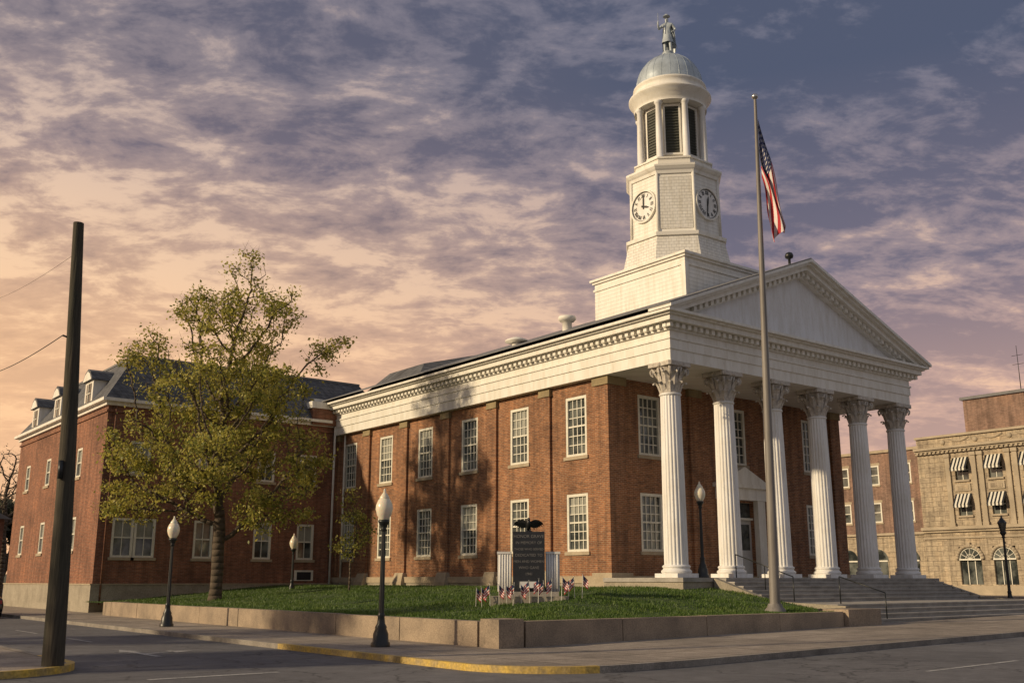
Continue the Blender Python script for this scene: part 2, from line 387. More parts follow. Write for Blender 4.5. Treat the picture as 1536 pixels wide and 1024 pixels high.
for y in YW: ops+=[(y-.7,y+.7,7.07,9.75),(y-.7,y+.7,2.93,5.42)]
wall(mb,RF,31.4,55.6,.3,10.35,ops,brick); wall(mb,BF,29.9,46.7,.3,10.35,[],brick)
for y in YW: window(wb,RF,y,7.07,9.75,1.4); window(wb,RF,y,2.93,5.42,1.4)
for y in [YW[0]+2.035+4.07*i for i in range(5)]:
    fbox(mb,SF,y-.36,y+.36,2.12,9.98,-.02,.13,brick); fbox(mb,SF,y-.42,y+.42,9.98,10.1,-.02,.19,capst); fbox(mb,SF,y-.4,y+.4,10.1,10.345,-.02,.17,capst)
    fbox(mb,SF,y-.52,y+.52,.9,1.64,-.02,.40,stone)
    mb.hexa([SF.P(y-.50,1.64,-.02),SF.P(y+.50,1.64,-.02),SF.P(y+.50,1.64,.38),SF.P(y-.50,1.64,.38),SF.P(y-.4,2.12,-.02),SF.P(y+.4,2.12,-.02),SF.P(y+.4,2.12,.215),SF.P(y-.4,2.12,.215)],stone)
mb.box(29.75,30.75,31.25,32.1,1.99,9.98,brick); mb.box(29.68,30.82,31.18,32.2,9.98,10.345,capst)
mb.box(29.5,30.95,31.0,32.4,.9,1.78,stone); mb.box(29.61,30.85,31.10,32.3,1.78,2.02,stone)
fbox(mb,SF,55.0,55.62,2.0,9.98,-.02,.13,brick); fbox(mb,SF,54.95,55.66,9.98,10.345,-.02,.19,capst)
for x in (35.3,41.3,46.2):
    fbox(mb,FF,x-.4,x+.4,2.0,9.98,-.02,.14,brick); fbox(mb,FF,x-.45,x+.45,9.98,10.345,-.02,.2,capst); fbox(mb,FF,x-.45,x+.45,1.83,2.0,-.02,.2,stone)
mb.obj('brick_walls',CH); wb.obj('windows',CH)
mb=MB()
mb.box(29.78,46.9,31.3,55.7,.3,1.6,stoneg); mb.box(29.72,46.95,31.27,55.75,1.6,1.9,stone)
mb.box(29.3,47.3,26.9,31.26,.3,1.66,stoneg); mb.box(29.24,47.36,26.84,31.24,1.66,1.82,stepst)
mb.tube((29.78,54.4,1.5),(29.78,54.4,10.3),.06,.06,frame,8)
mb.obj('stone_base',CH)
mb=MB()
lv=[(20.3+.42*i,.28+.155*(i+1)) for i in range(4)]
for i,(y,z) in enumerate(lv):
    y1=lv[i+1][0] if i<3 else 24.4
    mb.box(31.22,46.3,y-.03,y1,z-.05,z,stepst); mb.box(31.24,46.28,y,y1,.1,z-.05,stepst)
for i in range(6):
    y=24.4+.41*i; z=.9+.153*(i+1); y1=y+.41 if i<5 else 26.83
    if i==5: z=1.80
    mb.box(31.22,46.3,y-.03,y1,z-.05,z,stepst); mb.box(31.24,46.28,y,y1,.2,z-.05,stepst)
for x in (30.94,46.32):
    mb.prism([(21.02,.3),(21.02,.86),(24.2,.98),(26.8,1.80),(26.8,.3)],'x',x,x+.26,stoneg)
mb.box(46.3,47.4,19.95,21.0,.2,.95,concrete)
mb.obj('entrance_steps',CH)
mb=MB()
for x in (32.4,):
    pts=[(x,24.2,.95),(x,24.2,1.85),(x,26.9,2.72),(x,26.9,1.82)]
    for a,b in zip(pts,pts[1:]): mb.tube(a,b,.022,.022,black)
    mb.tube((x,25.5,1.3),(x,25.5,2.27),.02,.02,black)
for x in (32.4,):
    pts=[(x,20.4,.4),(x,20.4,1.3),(x,22.2,1.85),(x,22.2,.9)]
    for a,b in zip(pts,pts[1:]): mb.tube(a,b,.022,.022,black)
mb.obj('handrails',CH)
mb=MB()
fbox(mb,FF,36.75,37.28,1.83,5.4,.002,.28,white); fbox(mb,FF,39.32,39.85,1.83,5.4,.002,.28,white)
fbox(mb,FF,36.6,40.0,5.4,5.95,.002,.34,white); fbox(mb,FF,36.45,40.15,5.95,6.12,.002,.5,white)
mb.prism([(36.45,6.12),(40.15,6.12),(38.3,6.95)],'y',30.95,31.39,white)
fbox(mb,FF,37.3,39.3,4.5,4.6,-.28,-.05,frame)
fbox(mb,FF,37.3,38.28,1.83,4.5,-.28,-.2,wood_door); fbox(mb,FF,38.32,39.3,1.83,4.5,-.28,-.2,wood_door); fbox(mb,FF,37.3,39.3,4.6,5.3,-.28,-.22,glass)
for u in (37.45,38.47):
    for z0,z1 in ((2.0,2.9),(3.1,4.3)): fbox(mb,FF,u,u+.68,z0,z1,-.21,-.185,glass if z0>3 else wood_door)
mb.obj('entrance_door',CH)
# entablature
mb=MB()
X0,X1,Y0,Y1=29.55,47.05,27.35,55.9
def lay(o,z0,z1,m=white): mb.box(X0-o,X1+o,Y0-o,Y1+o,z0,z1,m)
lay(0,10.35,10.82); lay(.05,10.82,11.22); lay(.10,11.22,11.30); lay(.03,11.30,11.58); lay(.12,11.58,11.66)
lay(.14,11.66,11.86); lay(.5,11.86,12.08); lay(.62,12.08,12.16); lay(.78,12.16,12.27)
y=Y0-.1
while y<Y1: 
    mb.box(X0-.32,X0-.13,y,y+.19,11.66,11.85,white); mb.box(X1+.13,X1+.32,y,y+.19,11.66,11.85,white); y+=.36
x=X0-.3
while x<X1+.2: mb.box(x,x+.19,Y0-.32,Y0-.13,11.66,11.85,white); x+=.36
mb.obj('entablature',CH)
mb=MB(); XA,XB,XC=28.72,38.3,47.88; m_=.388
def zt(x): return 12.40+m_*(XB-XA-abs(x-XB))
def rake(y0,y1,d0,d1,m,xs=0.):
    for sgn in (-1,1):
        xa=XB+sgn*(XB-XA-xs)
        p=[(xa,zt(xa)-d1),(XB,zt(XB)-d1),(XB,zt(XB)-d0),(xa,zt(xa)-d0)]
        mb.prism(p,'y',y0,y1,m)
rake(26.45,27.7,.0,.13,white,0); rake(26.58,27.7,.13,.24,white,.12); rake(26.75,27.7,.24,.46,white,.3); rake(27.12,27.7,.46,.75,white,1.3)
mb.add([(29.4,27.35,12.2),(47.2,27.35,12.2),(XB,27.35,zt(XB)-.6)],[(0,1,2)],whitemat('tympanum_paint',base=(.76,.76,.77)))
x=30.6
while x<46.1:
    a,b=zt(x)-.47,zt(x+.19)-.47
    mb.hexa([(x,26.93,a-.2),(x+.19,26.93,b-.2),(x+.19,27.11,b-.2),(x,27.11,a-.2),(x,26.93,a),(x+.19,26.93,b),(x+.19,27.11,b),(x,27.11,a)],white); x+=.36
mb.obj('pediment',CH)
mb=MB()
rake(26.5,56.7,-.06,-.004,darkroof,-.03)
mb.prism([(29.2,12.28),(47.4,12.28),(XB,zt(XB)-.08)],'y',27.75,56.3,darkroof)
mb.lathe([(.24,0),(.24,.55),(.36,.57),(.46,.68),(.44,.82),(.1,.9)],(32.7,37.2,zt(32.7)-.1),white,16)
mb.lathe([(.26,0),(.26,.25),(.62,.28),(.6,.36),(.2,.52)],(31.6,39.9,zt(31.6)-.1),white,14)
mb.lathe([(.06,0),(.06,.3),(.17,.36),(.2,.46),(.15,.58),(.02,.64)],(37.2,26.9,zt(37.2)),black,12)
mb.hexa([(31.5,49.3,13.0),(38.2,49.3,13.0),(38.2,56.0,13.0),(31.5,56.0,13.0),(32.9,50.6,14.55),(37.2,50.6,15.7),(37.2,54.6,15.7),(32.9,54.6,14.55)],slate)
mb.obj('roof',CH)
# columns
stone_cap=M('capital_paint',(.62,.57,.50),.7,.45,5,c2=(.38,.34,.29),fine=.2)
def column_mesh():
    mb=MB(); nf=20; k=5; n=nf*k
    fl=lambda i:[1,.985,.94,.94,.985][i%k]
    mb.box(-.6,.6,-.6,.6,0,.16,colw)
    mb.lathe([(.56,.16),(.6,.2),(.6,.26),(.55,.30),(.52,.33),(.52,.37),(.55,.39),(.555,.43),(.53,.46),(.5,.48)],(0,0,0),colw,32)
    prof=[(.485,.48)]
    H=7.24
    for j in range(11):
        t=j/10; r=.475-.065*(t**1.5); prof.append((r,.5+t*(H-.55)))
    mb.lathe(prof,(0,0,0),colw,n,fl=fl,smooth=False)
    mb.lathe([(.43,H-.06),(.455,H-.03),(.455,H),(.43,H+.03)],(0,0,0),colw,24)
    z0=H+.02; hc=1.27
    mb.lathe([(.40,z0),(.42,z0+.5),(.46,z0+.85),(.56,z0+1.08)],(0,0,0),stone_cap,24)
    def leaf(a,r,zb,h,w,out):
        c,s_=math.cos(a),math.sin(a); prof=[(r,0),(r+.05,.35),(r+.10,.65),(r+.17,.86),(r+out,.97),(r+out+.05,.88),(r+out+.03,.78)]
        ww=[.75,.95,1,.85,.6,.4,.15]; vs=[]
        for (rr,t),wf in zip(prof,ww):
            for q in (-1,-.5,0,.5,1):
                rad=rr-.05*abs(q)+(.02 if q==0 else 0); tang=q*w*wf
                vs.append((c*rad-s_*tang,s_*rad+c*tang,zb+t*h))
        mb.add(vs,[(i*5+j,i*5+j+1,(i+1)*5+j+1,(i+1)*5+j) for i in range(6) for j in range(4)],stone_cap,False)
    for i in range(8): leaf(2*math.pi*i/8,.40,z0+.02,.46,.15,.24)
    for i in range(8): leaf(2*math.pi*(i+.5)/8,.42,z0+.30,.62,.16,.28)
    for i in range(4):
        a=math.pi/4+i*math.pi/2; c,s_=math.cos(a),math.sin(a)
        prev=None
        for t in range(15):
            th=-1.2+t*.55; rr=.17*(1-t/17); cx=.62; cz=z0+.92
            p=(c*(cx+rr*math.cos(th)),s_*(cx+rr*math.cos(th)),cz+rr*math.sin(th))
            if prev: mb.tube(prev,p,.045,.045,stone_cap,5)
            prev=p
        mb.tube((c*.42,s_*.42,z0+.55),(c*.7,s_*.7,z0+1.06),.04,.06,stone_cap,6)
        b=i*math.pi/2; mb.ell((.57*math.cos(b),.57*math.sin(b),z0+1.16),(.11,.11,.11),stone_cap,8,6)
        for da in (-.28,.28):
            aa=b+da; mb.tube((.44*math.cos(aa),.44*math.sin(aa),z0+.6),(.58*math.cos(b+da*.45),.58*math.sin(b+da*.45),z0+1.04),.035,.05,stone_cap,6)
    poly=[]
    for i in range(4):
        a=math.pi/4+i*math.pi/2
        poly+= [(.86*math.cos(a-.07),.86*math.sin(a-.07)),(.86*math.cos(a+.07),.86*math.sin(a+.07))]
        for t in (.25,.5,.75):
            aa=a+.07+t*(math.pi/2-.14); rr=.60+.16*(2*abs(t-.5))**2; poly.append((rr*math.cos(aa),rr*math.sin(aa)))
    mb.prism(poly,'z',z0+1.09,z0+1.265,stone_cap)
    return mb
c0=None
for i in range(6):
    if c0 is None:
        c0=column_mesh().obj('portico_column',CH); o=c0
    else:
        o=bpy.data.objects.new('portico_column',c0.data); COL.objects.link(o); o.parent=CH; o.matrix_parent_inverse=Matrix.Translation(CH.location).inverted()
    o.location=(30.1+3.28*i,27.95,1.82)
# tower
TX,TY=38.3,34.8; mb=MB()
mb.box(35.4,41.2,31.6,38.0,12.6,17.0,clap)
for k,(o,z0,z1) in enumerate(((.06,16.6,16.72),(.1,17.0,17.12),(.2,17.12,17.24))): mb.box(35.4-o,41.2+o,31.6-o,38+o,z0,z1,white)
mb.box(35.34,35.6,31.54,31.8,12.6,16.6,white)
c8=1/math.cos(R(22.5))
def octo(prof,m): mb.lathe([(a*c8,z) for a,z in prof],(TX,TY,0),m,8,R(22.5),False)
octo([(2.85,17.24),(2.78,17.4)],white); octo([(2.74,17.4),(2.46,18.72)],shing); octo([(2.56,18.72),(2.58,18.9),(2.36,18.98)],white)
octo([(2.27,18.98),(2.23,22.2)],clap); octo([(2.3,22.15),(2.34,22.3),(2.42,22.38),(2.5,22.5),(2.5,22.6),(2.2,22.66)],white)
for k in range(8):
    a=R(22.5+45*k); mb.tube((TX+2.31*c8*math.cos(a)*.985,TY+2.31*c8*math.sin(a)*.985,18.98),(TX+2.27*c8*math.cos(a)*.985,TY+2.27*c8*math.sin(a)*.985,22.2),.09,.09,white,6)
for a in (225,135,315,45):
    n_=Vector((math.cos(R(a)),math.sin(R(a)),0)); u_=Vector((-n_.y,n_.x,0)); f=Fr(Vector((TX,TY,0)),u_,n_)
    mb.hexa([f.P(-.82,19.15,2.2),f.P(.82,19.15,2.2),f.P(.82,19.15,2.30),f.P(-.82,19.15,2.30),f.P(-.82,22.0,2.2),f.P(.82,22.0,2.2),f.P(.82,22.0,2.262),f.P(-.82,22.0,2.262)],shing)
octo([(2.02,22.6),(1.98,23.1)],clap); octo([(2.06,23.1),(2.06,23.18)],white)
octo([(1.38,23.18),(1.36,26.6)],white)
for k in range(8):
    a=R(45*k); n_=Vector((math.cos(a),math.sin(a),0)); u_=Vector((-n_.y,n_.x,0)); f=Fr(Vector((TX,TY,0)),u_,n_)
    fbox(mb,f,-.36,.36,23.7,26.3,1.3,1.40,louver)
    z=23.75
    while z<26.2: 
        mb.hexa([f.P(-.36,z,1.40),f.P(.36,z,1.40),f.P(.36,z-.05,1.46),f.P(-.36,z-.05,1.46),f.P(-.36,z+.03,1.40),f.P(.36,z+.03,1.40),f.P(.36,z-.02,1.46),f.P(-.36,z-.02,1.46)],louver); z+=.16
    fbox(mb,f,-.46,-.36,23.6,26.4,1.3,1.48,white); fbox(mb,f,.36,.46,23.6,26.4,1.3,1.48,white); fbox(mb,f,-.36,.36,26.3,26.4,1.3,1.47,white); fbox(mb,f,-.5,.5,23.5,23.6,1.3,1.52,white)
    a=R(22.5+45*k); c=(TX+1.80*math.cos(a),TY+1.80*math.sin(a),0)
    mb.lathe([(.24,23.18),(.24,23.28),(.19,23.34),(.185,24.5),(.155,26.3),(.19,26.34),(.23,26.42),(.23,26.5)],c,colw,16)
mb.lathe([(1.96,26.5),(1.96,26.72),(1.99,26.74),(1.99,26.95),(2.12,27.02),(2.14,27.12),(2.24,27.18),(2.24,27.28),(1.95,27.34),(1.93,27.75),(2.0,27.8),(1.98,27.9),(1.86,27.94)],(TX,TY,0),white,48)
mb.lathe([(1.5,26.49),(1.95,26.495)],(TX,TY,0),white,48)
prof=[(1.84,27.9)]+[(1.82*math.cos(R(t)),28.0+1.95*math.sin(R(t))) for t in range(0,88,6)]+[(.05,29.95)]
mb.lathe(prof,(TX,TY,0),silver,48)
for k in range(24):
    a=2*math.pi*k/24; prev=None
    for t in range(0,85,8):
        p=(TX+1.825*math.cos(R(t))*math.cos(a),TY+1.825*math.cos(R(t))*math.sin(a),28.0+1.955*math.sin(R(t)))
        if prev: mb.tube(prev,p,.010,.010,silver,4)
        prev=p
mb.lathe([(.42,29.82),(.42,30.0),(.34,30.04),(.34,30.14)],(TX,TY,0),statm,8)
mb.obj('clock_tower',CH)
def strokes(mb,f,cu,cz,ang,txt,h,w):
    adv={'I':.045,'V':.10,'X':.10}; tot=sum(adv[c]+.02 for c in txt); x=-tot/2
    ca,sa=math.cos(ang),math.sin(ang)
    def q(a,b):
        (x0,y0),(x1,y1)=a,b; d=Vector((x1-x0,y1-y0)).normalized(); p=Vector((-d.y,d.x))*w/2; P=[]
        for (xx,yy) in ((x0+p.x,y0+p.y),(x1+p.x,y1+p.y),(x1-p.x,y1-p.y),(x0-p.x,y0-p.y)):
            P.append((cu+xx*ca+yy*sa,cz-xx*sa+yy*ca))
        mb.hexa([f.P(a_,b_,.05) for a_,b_ in P]+[f.P(a_,b_,.065) for a_,b_ in P],black)
    for c in txt:
        if c=='I': q((x+.02,.5),(x+.02,.5+h))
        if c=='V': q((x,.5+h),(x+.045,.5)); q((x+.09,.5+h),(x+.045,.5))
        if c=='X': q((x,.5+h),(x+.09,.5)); q((x+.09,.5+h),(x,.5))
        x+=adv[c]+.02
for (n_,u_,hr,mn) in (((-1,0,0),(0,-1,0),108,2),((0,-1,0),(1,0,0),8,184)):
    mb=MB(); f=Fr((TX,TY,0),u_,n_); f.o=f.o+Vector(n_)*2.26; cz=20.62; r=.80
    def ring(r0,r1,d0,d1,m,n=48):
        for i in range(n):
            a,b=2*math.pi*i/n,2*math.pi*(i+1)/n
            P=[(r0*math.sin(a),cz+r0*math.cos(a)),(r0*math.sin(b),cz+r0*math.cos(b)),(r1*math.sin(b),cz+r1*math.cos(b)),(r1*math.sin(a),cz+r1*math.cos(a))]
            mb.hexa([f.P(x,z,d0) for x,z in P]+[f.P(x,z,d1) for x,z in P],m)
    mb.add([f.P(r*math.sin(2*math.pi*i/48),cz+r*math.cos(2*math.pi*i/48),.045) for i in range(48)],[tuple(range(48))],colw)
    ring(r,r+.09,-.04,.12,white); ring(r-.05,r-.02,.04,.06,black)
    for i,t in enumerate(['XII','I','II','III','IV','V','VI','VII','VIII','IX','X','XI']): strokes(mb,f,0,cz,R(30*i),t,.19,.028)
    for ang,l,w in ((hr,.42,.075),(mn,.62,.055)):
        a=R(ang); ca,sa=math.cos(a),math.sin(a)
        P=[(-w/2,-.14),(w/2,-.14),(w/2*1.3,l*.6),(0,l),(-w/2*1.3,l*.6)]
        P=[(x*ca+y*sa,cz-x*sa+y*ca) for x,y in P]; n=5
        vs=[f.P(a_,b_,.075) for a_,b_ in P]+[f.P(a_,b_,.095) for a_,b_ in P]
        mb.add(vs,[tuple(range(n)),tuple(range(n,2*n))]+[(i,(i+1)%n,n+(i+1)%n,n+i) for i in range(n)],black)
    mb.obj('clock_face',CH)
def skinfig(name,verts,edges,rad,mat,loc,rotz,parent=None,sub=2,sc=1.0):
    me=bpy.data.meshes.new(name); me.from_pydata([tuple(Vector(v)*sc) for v in verts],edges,[]); me.update()
    ob=bpy.data.objects.new(name,me); COL.objects.link(ob); sk=ob.modifiers.new('s','SKIN')
    for i,r in enumerate(rad): me.skin_vertices[0].data[i].radius=(r[0]*sc,r[1]*sc) if hasattr(r,'__len__') else (r*sc,r*sc)
    me.skin_vertices[0].data[0].use_root=True
    ss=ob.modifiers.new('b','SUBSURF'); ss.levels=ss.render_levels=sub; me.materials.append(mat)
    ob.location=loc; ob.rotation_euler=(0,0,rotz)
    if parent: ob.parent=parent; ob.matrix_parent_inverse=Matrix.Translation(parent.location).inverted()
    return ob
V=[(0,0,.95),(0,0,1.15),(0,.01,1.36),(0,.01,1.50),(0,-.0,1.60),(0,-.02,1.73),
 (.1,0,.9),(.13,-.06,.5),(.14,-.02,.1),(.16,-.15,.04),
 (-.1,0,.9),(-.12,.04,.5),(-.13,.06,.1),(-.16,-.06,.04),
 (.21,.0,1.40),(.36,.05,1.16),(.27,-.10,.98),(.20,-.14,.98),
 (-.21,.0,1.40),(-.34,-.06,1.20),(-.36,-.24,1.36),(-.34,-.30,1.47)]
E=[(0,1),(1,2),(2,3),(3,4),(4,5),(0,6),(6,7),(7,8),(8,9),(0,10),(10,11),(11,12),(12,13),(2,14),(14,15),(15,16),(16,17),(2,18),(18,19),(19,20),(20,21)]
RD=[(.15,.11),(.14,.10),(.19,.12),.06,.08,.095,.1,.075,.055,.045,.1,.075,.055,.045,.075,.055,.042,.035,.075,.055,.042,.035]
hz=R(-55); SZ=30.16; SC=1.27
st=skinfig('statue_figure',V,E,RD,statm,(TX,TY,SZ),hz,CH,sc=SC)
mb=MB(); rm=Matrix.Rotation(hz,3,'Z')
def sp(x,y,z): v=rm@Vector((x,y,z))*SC; return (v.x+TX,v.y+TY,v.z+SZ)
rings=[(.14,.12,1.1),(.16,.14,.95),(.22,.19,.68),(.25,.22,.52)]; vs=[];n=16
for a,b_,z in rings:
    for i in range(n): t=2*math.pi*i/n; k=1+.07*math.cos(5*t); vs.append(sp(a*k*math.cos(t),b_*k*math.sin(t)+.02,z))
mb.add(vs,[(j*n+i,j*n+(i+1)%n,(j+1)*n+(i+1)%n,(j+1)*n+i) for j in range(3) for i in range(n)],statm,True)
vs=[]
for j,(w,z,y) in enumerate([(.17,1.44,.12),(.25,1.2,.17),(.28,.8,.2),(.30,.35,.24),(.28,.12,.25)]):
    for i in range(9): q=i/4-1; vs.append(sp(q*w+.06,y-.12*q*q+.03*math.cos(q*9),z))
mb.add(vs,[(j*9+i,j*9+i+1,(j+1)*9+i+1,(j+1)*9+i) for j in range(4) for i in range(8)],statm,True)
mb.lathe([(.20,0),(.19,.03),(.11,.06),(.10,.13),(.03,.16)],sp(0,-.02,1.79),statm,12)
mb.tube(sp(-.34,-.31,1.05),sp(-.33,-.32,1.85),.025,.014,statm); mb.tube(sp(.24,-.1,1.0),sp(.38,.3,.35),.018,.012,statm)
mb.tube(sp(0,0,-.0),sp(0,0,.05),.34,.30,statm,12)
mb.obj('statue_cloak_and_hat',CH)

# ---------------------------------------------------------------- rear wing
WG=empty('brick_annex',(23,63,0))
WF=Fr((0,55.4,0),(1,0,0),(0,-1,0)); WL=Fr((16.0,0,0),(0,1,0),(-1,0,0))
mb=MB(); wb=MB()
XWn=[(17.9,2.3),(21.7,1.1),(25.2,1.1),(27.9,1.1)]
ops=[]
for x,w in XWn:
    ops.append((x-w/2,x+w/2,2.9,4.95)); ops.append((x-.55,x+.55,7.3,9.05))
wall(mb,WF,16.0,29.76,1.55,10.85,ops,brick_w)
for x,w in XWn:
    if w>2: window(wb,WF,x-.58,2.9,4.95,1.13,2,2,bl=.5); window(wb,WF,x+.58,2.9,4.95,1.13,2,2,bl=.5)
    else: window(wb,WF,x,2.9,4.95,w,2,2,bl=.5 if x>25 else None)
    window(wb,WF,x,7.3,9.05,1.1,2,2,bl=.5)
ops=[]
YL=[60.0,66.6,71.6]
for y in YL: ops+=[(y-.5,y+.5,7.35,9.0),(y-.5,y+.5,3.3,5.15)]
wall(mb,WL,55.4,74.4,1.55,10.85,ops,brick_w)
for y in YL: window(wb,WL,y,7.35,9.0,1.0,2,2,bl=.5); window(wb,WL,y,3.3,5.15,1.0,2,2,bl=.5)
mb.box(16.05,31,74.38,74.4,0,10.85,brick_w)
mb.box(15.9,29.7,55.3,74.5,0,1.5,stoneg); mb.box(15.86,29.7,55.26,74.54,1.5,1.56,stone)
fbox(mb,WF,27.3,28.5,1.7,2.3,.001,.06,frame); fbox(mb,WF,27.45,28.35,1.75,2.2,.06,.07,dark)
mb.box(15.92,29.75,55.32,74.48,10.5,10.62,brick_w)
mb.obj('walls',WG); wb.obj('windows',WG)
mb=MB()
mb.box(15.85,29.4,55.25,74.55,10.85,11.05,white); mb.box(15.6,29.2,55.0,74.8,11.05,11.22,white)
mb.box(29.76,33.5,55.98,60,10.0,12.2,brick_w); mb.box(28.4,33.6,56.0,60.1,12.2,12.65,white)
mb.box(27.9,29.85,55.1,57.0,10.9,11.9,brick_w); mb.box(27.8,29.8,55.05,57.1,11.9,12.3,white)
def man(x0,x1,y0,y1,z0,ins,z1):
    a=[(x0,y0,z0),(x1,y0,z0),(x1,y1,z0),(x0,y1,z0)]; b_=[(x0+ins,y0+ins,z1),(x1-ins,y0+ins,z1),(x1-ins,y1-ins,z1),(x0+ins,y1-ins,z1)]
    mb.hexa(a+b_,slate)
man(15.75,34,55.15,74.65,11.22,1.9,14.0)
mb.box(17.6,32.1,57.0,72.8,14.0,14.12,darkroof)
for y in (59.2,65.7,71.0):
    mb.box(15.95,18.2,y-.75,y+.75,11.24,12.7,white); mb.box(15.93,15.95,y-.45,y+.45,11.4,12.55,glass); mb.box(15.9,15.96,y-.03,y+.03,11.4,12.55,frame)
    mb.box(15.9,15.96,y-.45,y+.45,11.95,12.0,frame)
    mb.prism([(y-.95,12.7),(y+.95,12.7),(y+.5,13.2),(y,13.4),(y-.5,13.2)],'x',15.8,18.4,slate)
    mb.prism([(y-.8,12.72),(y+.8,12.72),(y+.42,13.1),(y,13.26),(y-.42,13.1)],'x',15.78,15.8,white)
mb.tube((29.5,55.2,1.5),(29.5,55.2,11.0),.07,.07,white,8); mb.tube((16.4,55.3,.5),(16.4,55.3,11.0),.05,.05,brick_w,8)
mb.obj('mansard_roof',WG)

# ---------------------------------------------------------------- right background buildings
TB=empty('stone_commercial_building',(90,38,0)); mb=MB(); f=Fr((84,0,0),(0,1,0),(-1,0,0)); G=.5
mb.box(84.3,104,16,48.6,G-.1,14.0,tan)
bays=[20.0+2.93*i+1.2 for i in range(9)]
ops=[]
for y in bays: ops+=[(y-.6,y+.6,7.1,8.7),(y-.6,y+.6,10.1,11.8),(y-.95,y+.95,G+.9,4.5)]
wall(mb,f,18.6,48.6,G-.1,14.0,ops,tan,.28)
def archwin(mb,f,y):
    fbox(mb,f,y-.95,y+.95,G+.9,3.4,-.27,-.2,glass)
    for q_ in (-.32,.32): fbox(mb,f,y+q_-.03,y+q_+.03,G+.9,3.4,-.2,-.12,frame)
    for (rr_,th_,dd_) in ((1.12,.15,.05),(.92,.06,-.03)):
        prev=None
        for t in range(0,181,12):
            a=R(t); q=(y+rr_*math.cos(a),3.45+rr_*math.sin(a))
            if prev: mb.tube(f.P(prev[0],prev[1],dd_),f.P(q[0],q[1],dd_),th_,th_,tan2 if th_>.1 else frame,6)
            prev=q
    vs=[f.P(y+1.04*math.cos(R(t)),3.45+1.04*math.sin(R(t)),.01) for t in range(0,181,12)]
    mb.add(vs,[tuple(range(len(vs)))],glass)
    for k in range(5):
        a=R(30+30*k); mb.tube(f.P(y,3.45,.03),f.P(y+.95*math.cos(a),3.45+.95*math.sin(a),.03),.03,.03,frame,4)
    prev=None
    for t in range(0,181,15):
        a=R(t); q=(y+.4*math.cos(a),3.45+.4*math.sin(a))
        if prev: mb.tube(f.P(prev[0],prev[1],.03),f.P(q[0],q[1],.03),.03,.03,frame,4)
        prev=q
    fbox(mb,f,y-.95,y+.95,3.38,3.5,-.2,.08,frame)
    fbox(mb,f,y-.16,y+.16,4.45,4.85,.0,.22,tan2)
for i,y in enumerate(bays):
    for z0,z1 in ((7.1,8.7),(10.1,11.8)):
        fbox(mb,f,y-.6,y+.6,z0,z1,-.27,-.2,glass); fbox(mb,f,y-.6,y+.6,(z0+z1)/2-.04,(z0+z1)/2+.04,-.2,-.15,frame); fbox(mb,f,y-.03,y+.03,z0,z1,-.2,-.15,frame)
        fbox(mb,f,y-.7,y+.7,z0-.16,z0-.01,-.01,.16,tan2)
        nst=9
        for k in range(nst):
            u0=y-.72+1.44*k/nst; u1=y-.72+1.44*(k+1)/nst; zz=z1+.05
            mb.hexa([f.P(u0,zz-.82,.66),f.P(u1,zz-.82,.66),f.P(u1,zz+.12,.02),f.P(u0,zz+.12,.02),f.P(u0,zz-.78,.69),f.P(u1,zz-.78,.69),f.P(u1,zz+.17,.03),f.P(u0,zz+.17,.03)],frame if k%2 else granite)
            fbox(mb,f,u0,u1,zz-1.0,zz-.8,.66,.675,frame if k%2 else granite)
    for s_ in (-1,1): 
        u=y+s_*1.16; fbox(mb,f,u-.2,u+.2,6.5,12.4,-.01,.16,tan2)
        fbox(mb,f,u-.26,u+.26,12.1,12.4,-.01,.24,tan2); fbox(mb,f,u-.26,u+.26,6.2,6.5,-.01,.24,tan2)
    fbox(mb,f,y-.7,y+.7,9.15,9.75,-.01,.10,tan2); fbox(mb,f,y-.5,y+.5,9.27,9.63,.10,.14,tan)
    archwin(mb,f,y)
for z0,z1,d in ((G,G+.8,.12),(5.2,5.35,.12),(5.75,5.95,.2),(5.95,6.2,.4),(12.5,12.7,.2),(12.7,12.85,.35),(12.85,13.05,.55),(13.9,14.1,.2)): fbox(mb,f,18.5,48.65,z0,z1,-.02,d,tan2)
u=18.7
while u<48.5: fbox(mb,f,u,u+.18,12.52,12.69,.2,.34,tan2); u+=.4
for y in bays:
    prev=None
    for t in range(9):
        q=(y-.9+1.8*t/8,13.72-.26*math.sin(math.pi*t/8))
        if prev: mb.tube(f.P(*prev,.03),f.P(*q,.03),.08,.08,tan2,5)
        prev=q
    mb.tube(f.P(y+1.46,13.45,-.02),f.P(y+1.46,13.45,.1),.24,.2,tan2,12)
mb.obj('stone_facade',TB)
BB=MB(); f2=Fr((84.6,0,0),(0,1,0),(-1,0,0)); ops=[]
for y in (50.2,53.4,56.6,59.8): ops+=[(y-.5,y+.5,6.9,8.7),(y-.5,y+.5,10.3,12.1)]
wall(BB,f2,48.7,62,5.9,13.2,ops,brick_f)
for o in ops: window(BB,f2,(o[0]+o[1])/2,o[2],o[3],1.0,1,2,lintel=stone)
BB.box(84.9,100,48.7,62,.3,13.1,brick_f); BB.box(84.4,100,48.68,62.1,13.2,13.45,stone)
BB.box(84.5,84.88,48.72,61.9,.3,5.7,tan); BB.box(84.3,84.85,48.68,62.0,5.7,5.9,tan2)
f3=Fr((84.5,0,0),(0,1,0),(-1,0,0))
for y in (50.5,53.6,56.7,59.8):
    fbox(BB,f3,y-.95,y+.95,G+.9,3.4,-.1,.005,glass)
    vs=[f3.P(y+1.04*math.cos(R(t)),3.45+1.04*math.sin(R(t)),.01) for t in range(0,181,12)]
    BB.add(vs,[tuple(range(len(vs)))],glass); fbox(BB,f3,y-.95,y+.95,3.38,3.5,-.1,.06,frame); fbox(BB,f3,y-.03,y+.03,G+.9,4.45,-.1,.05,frame)
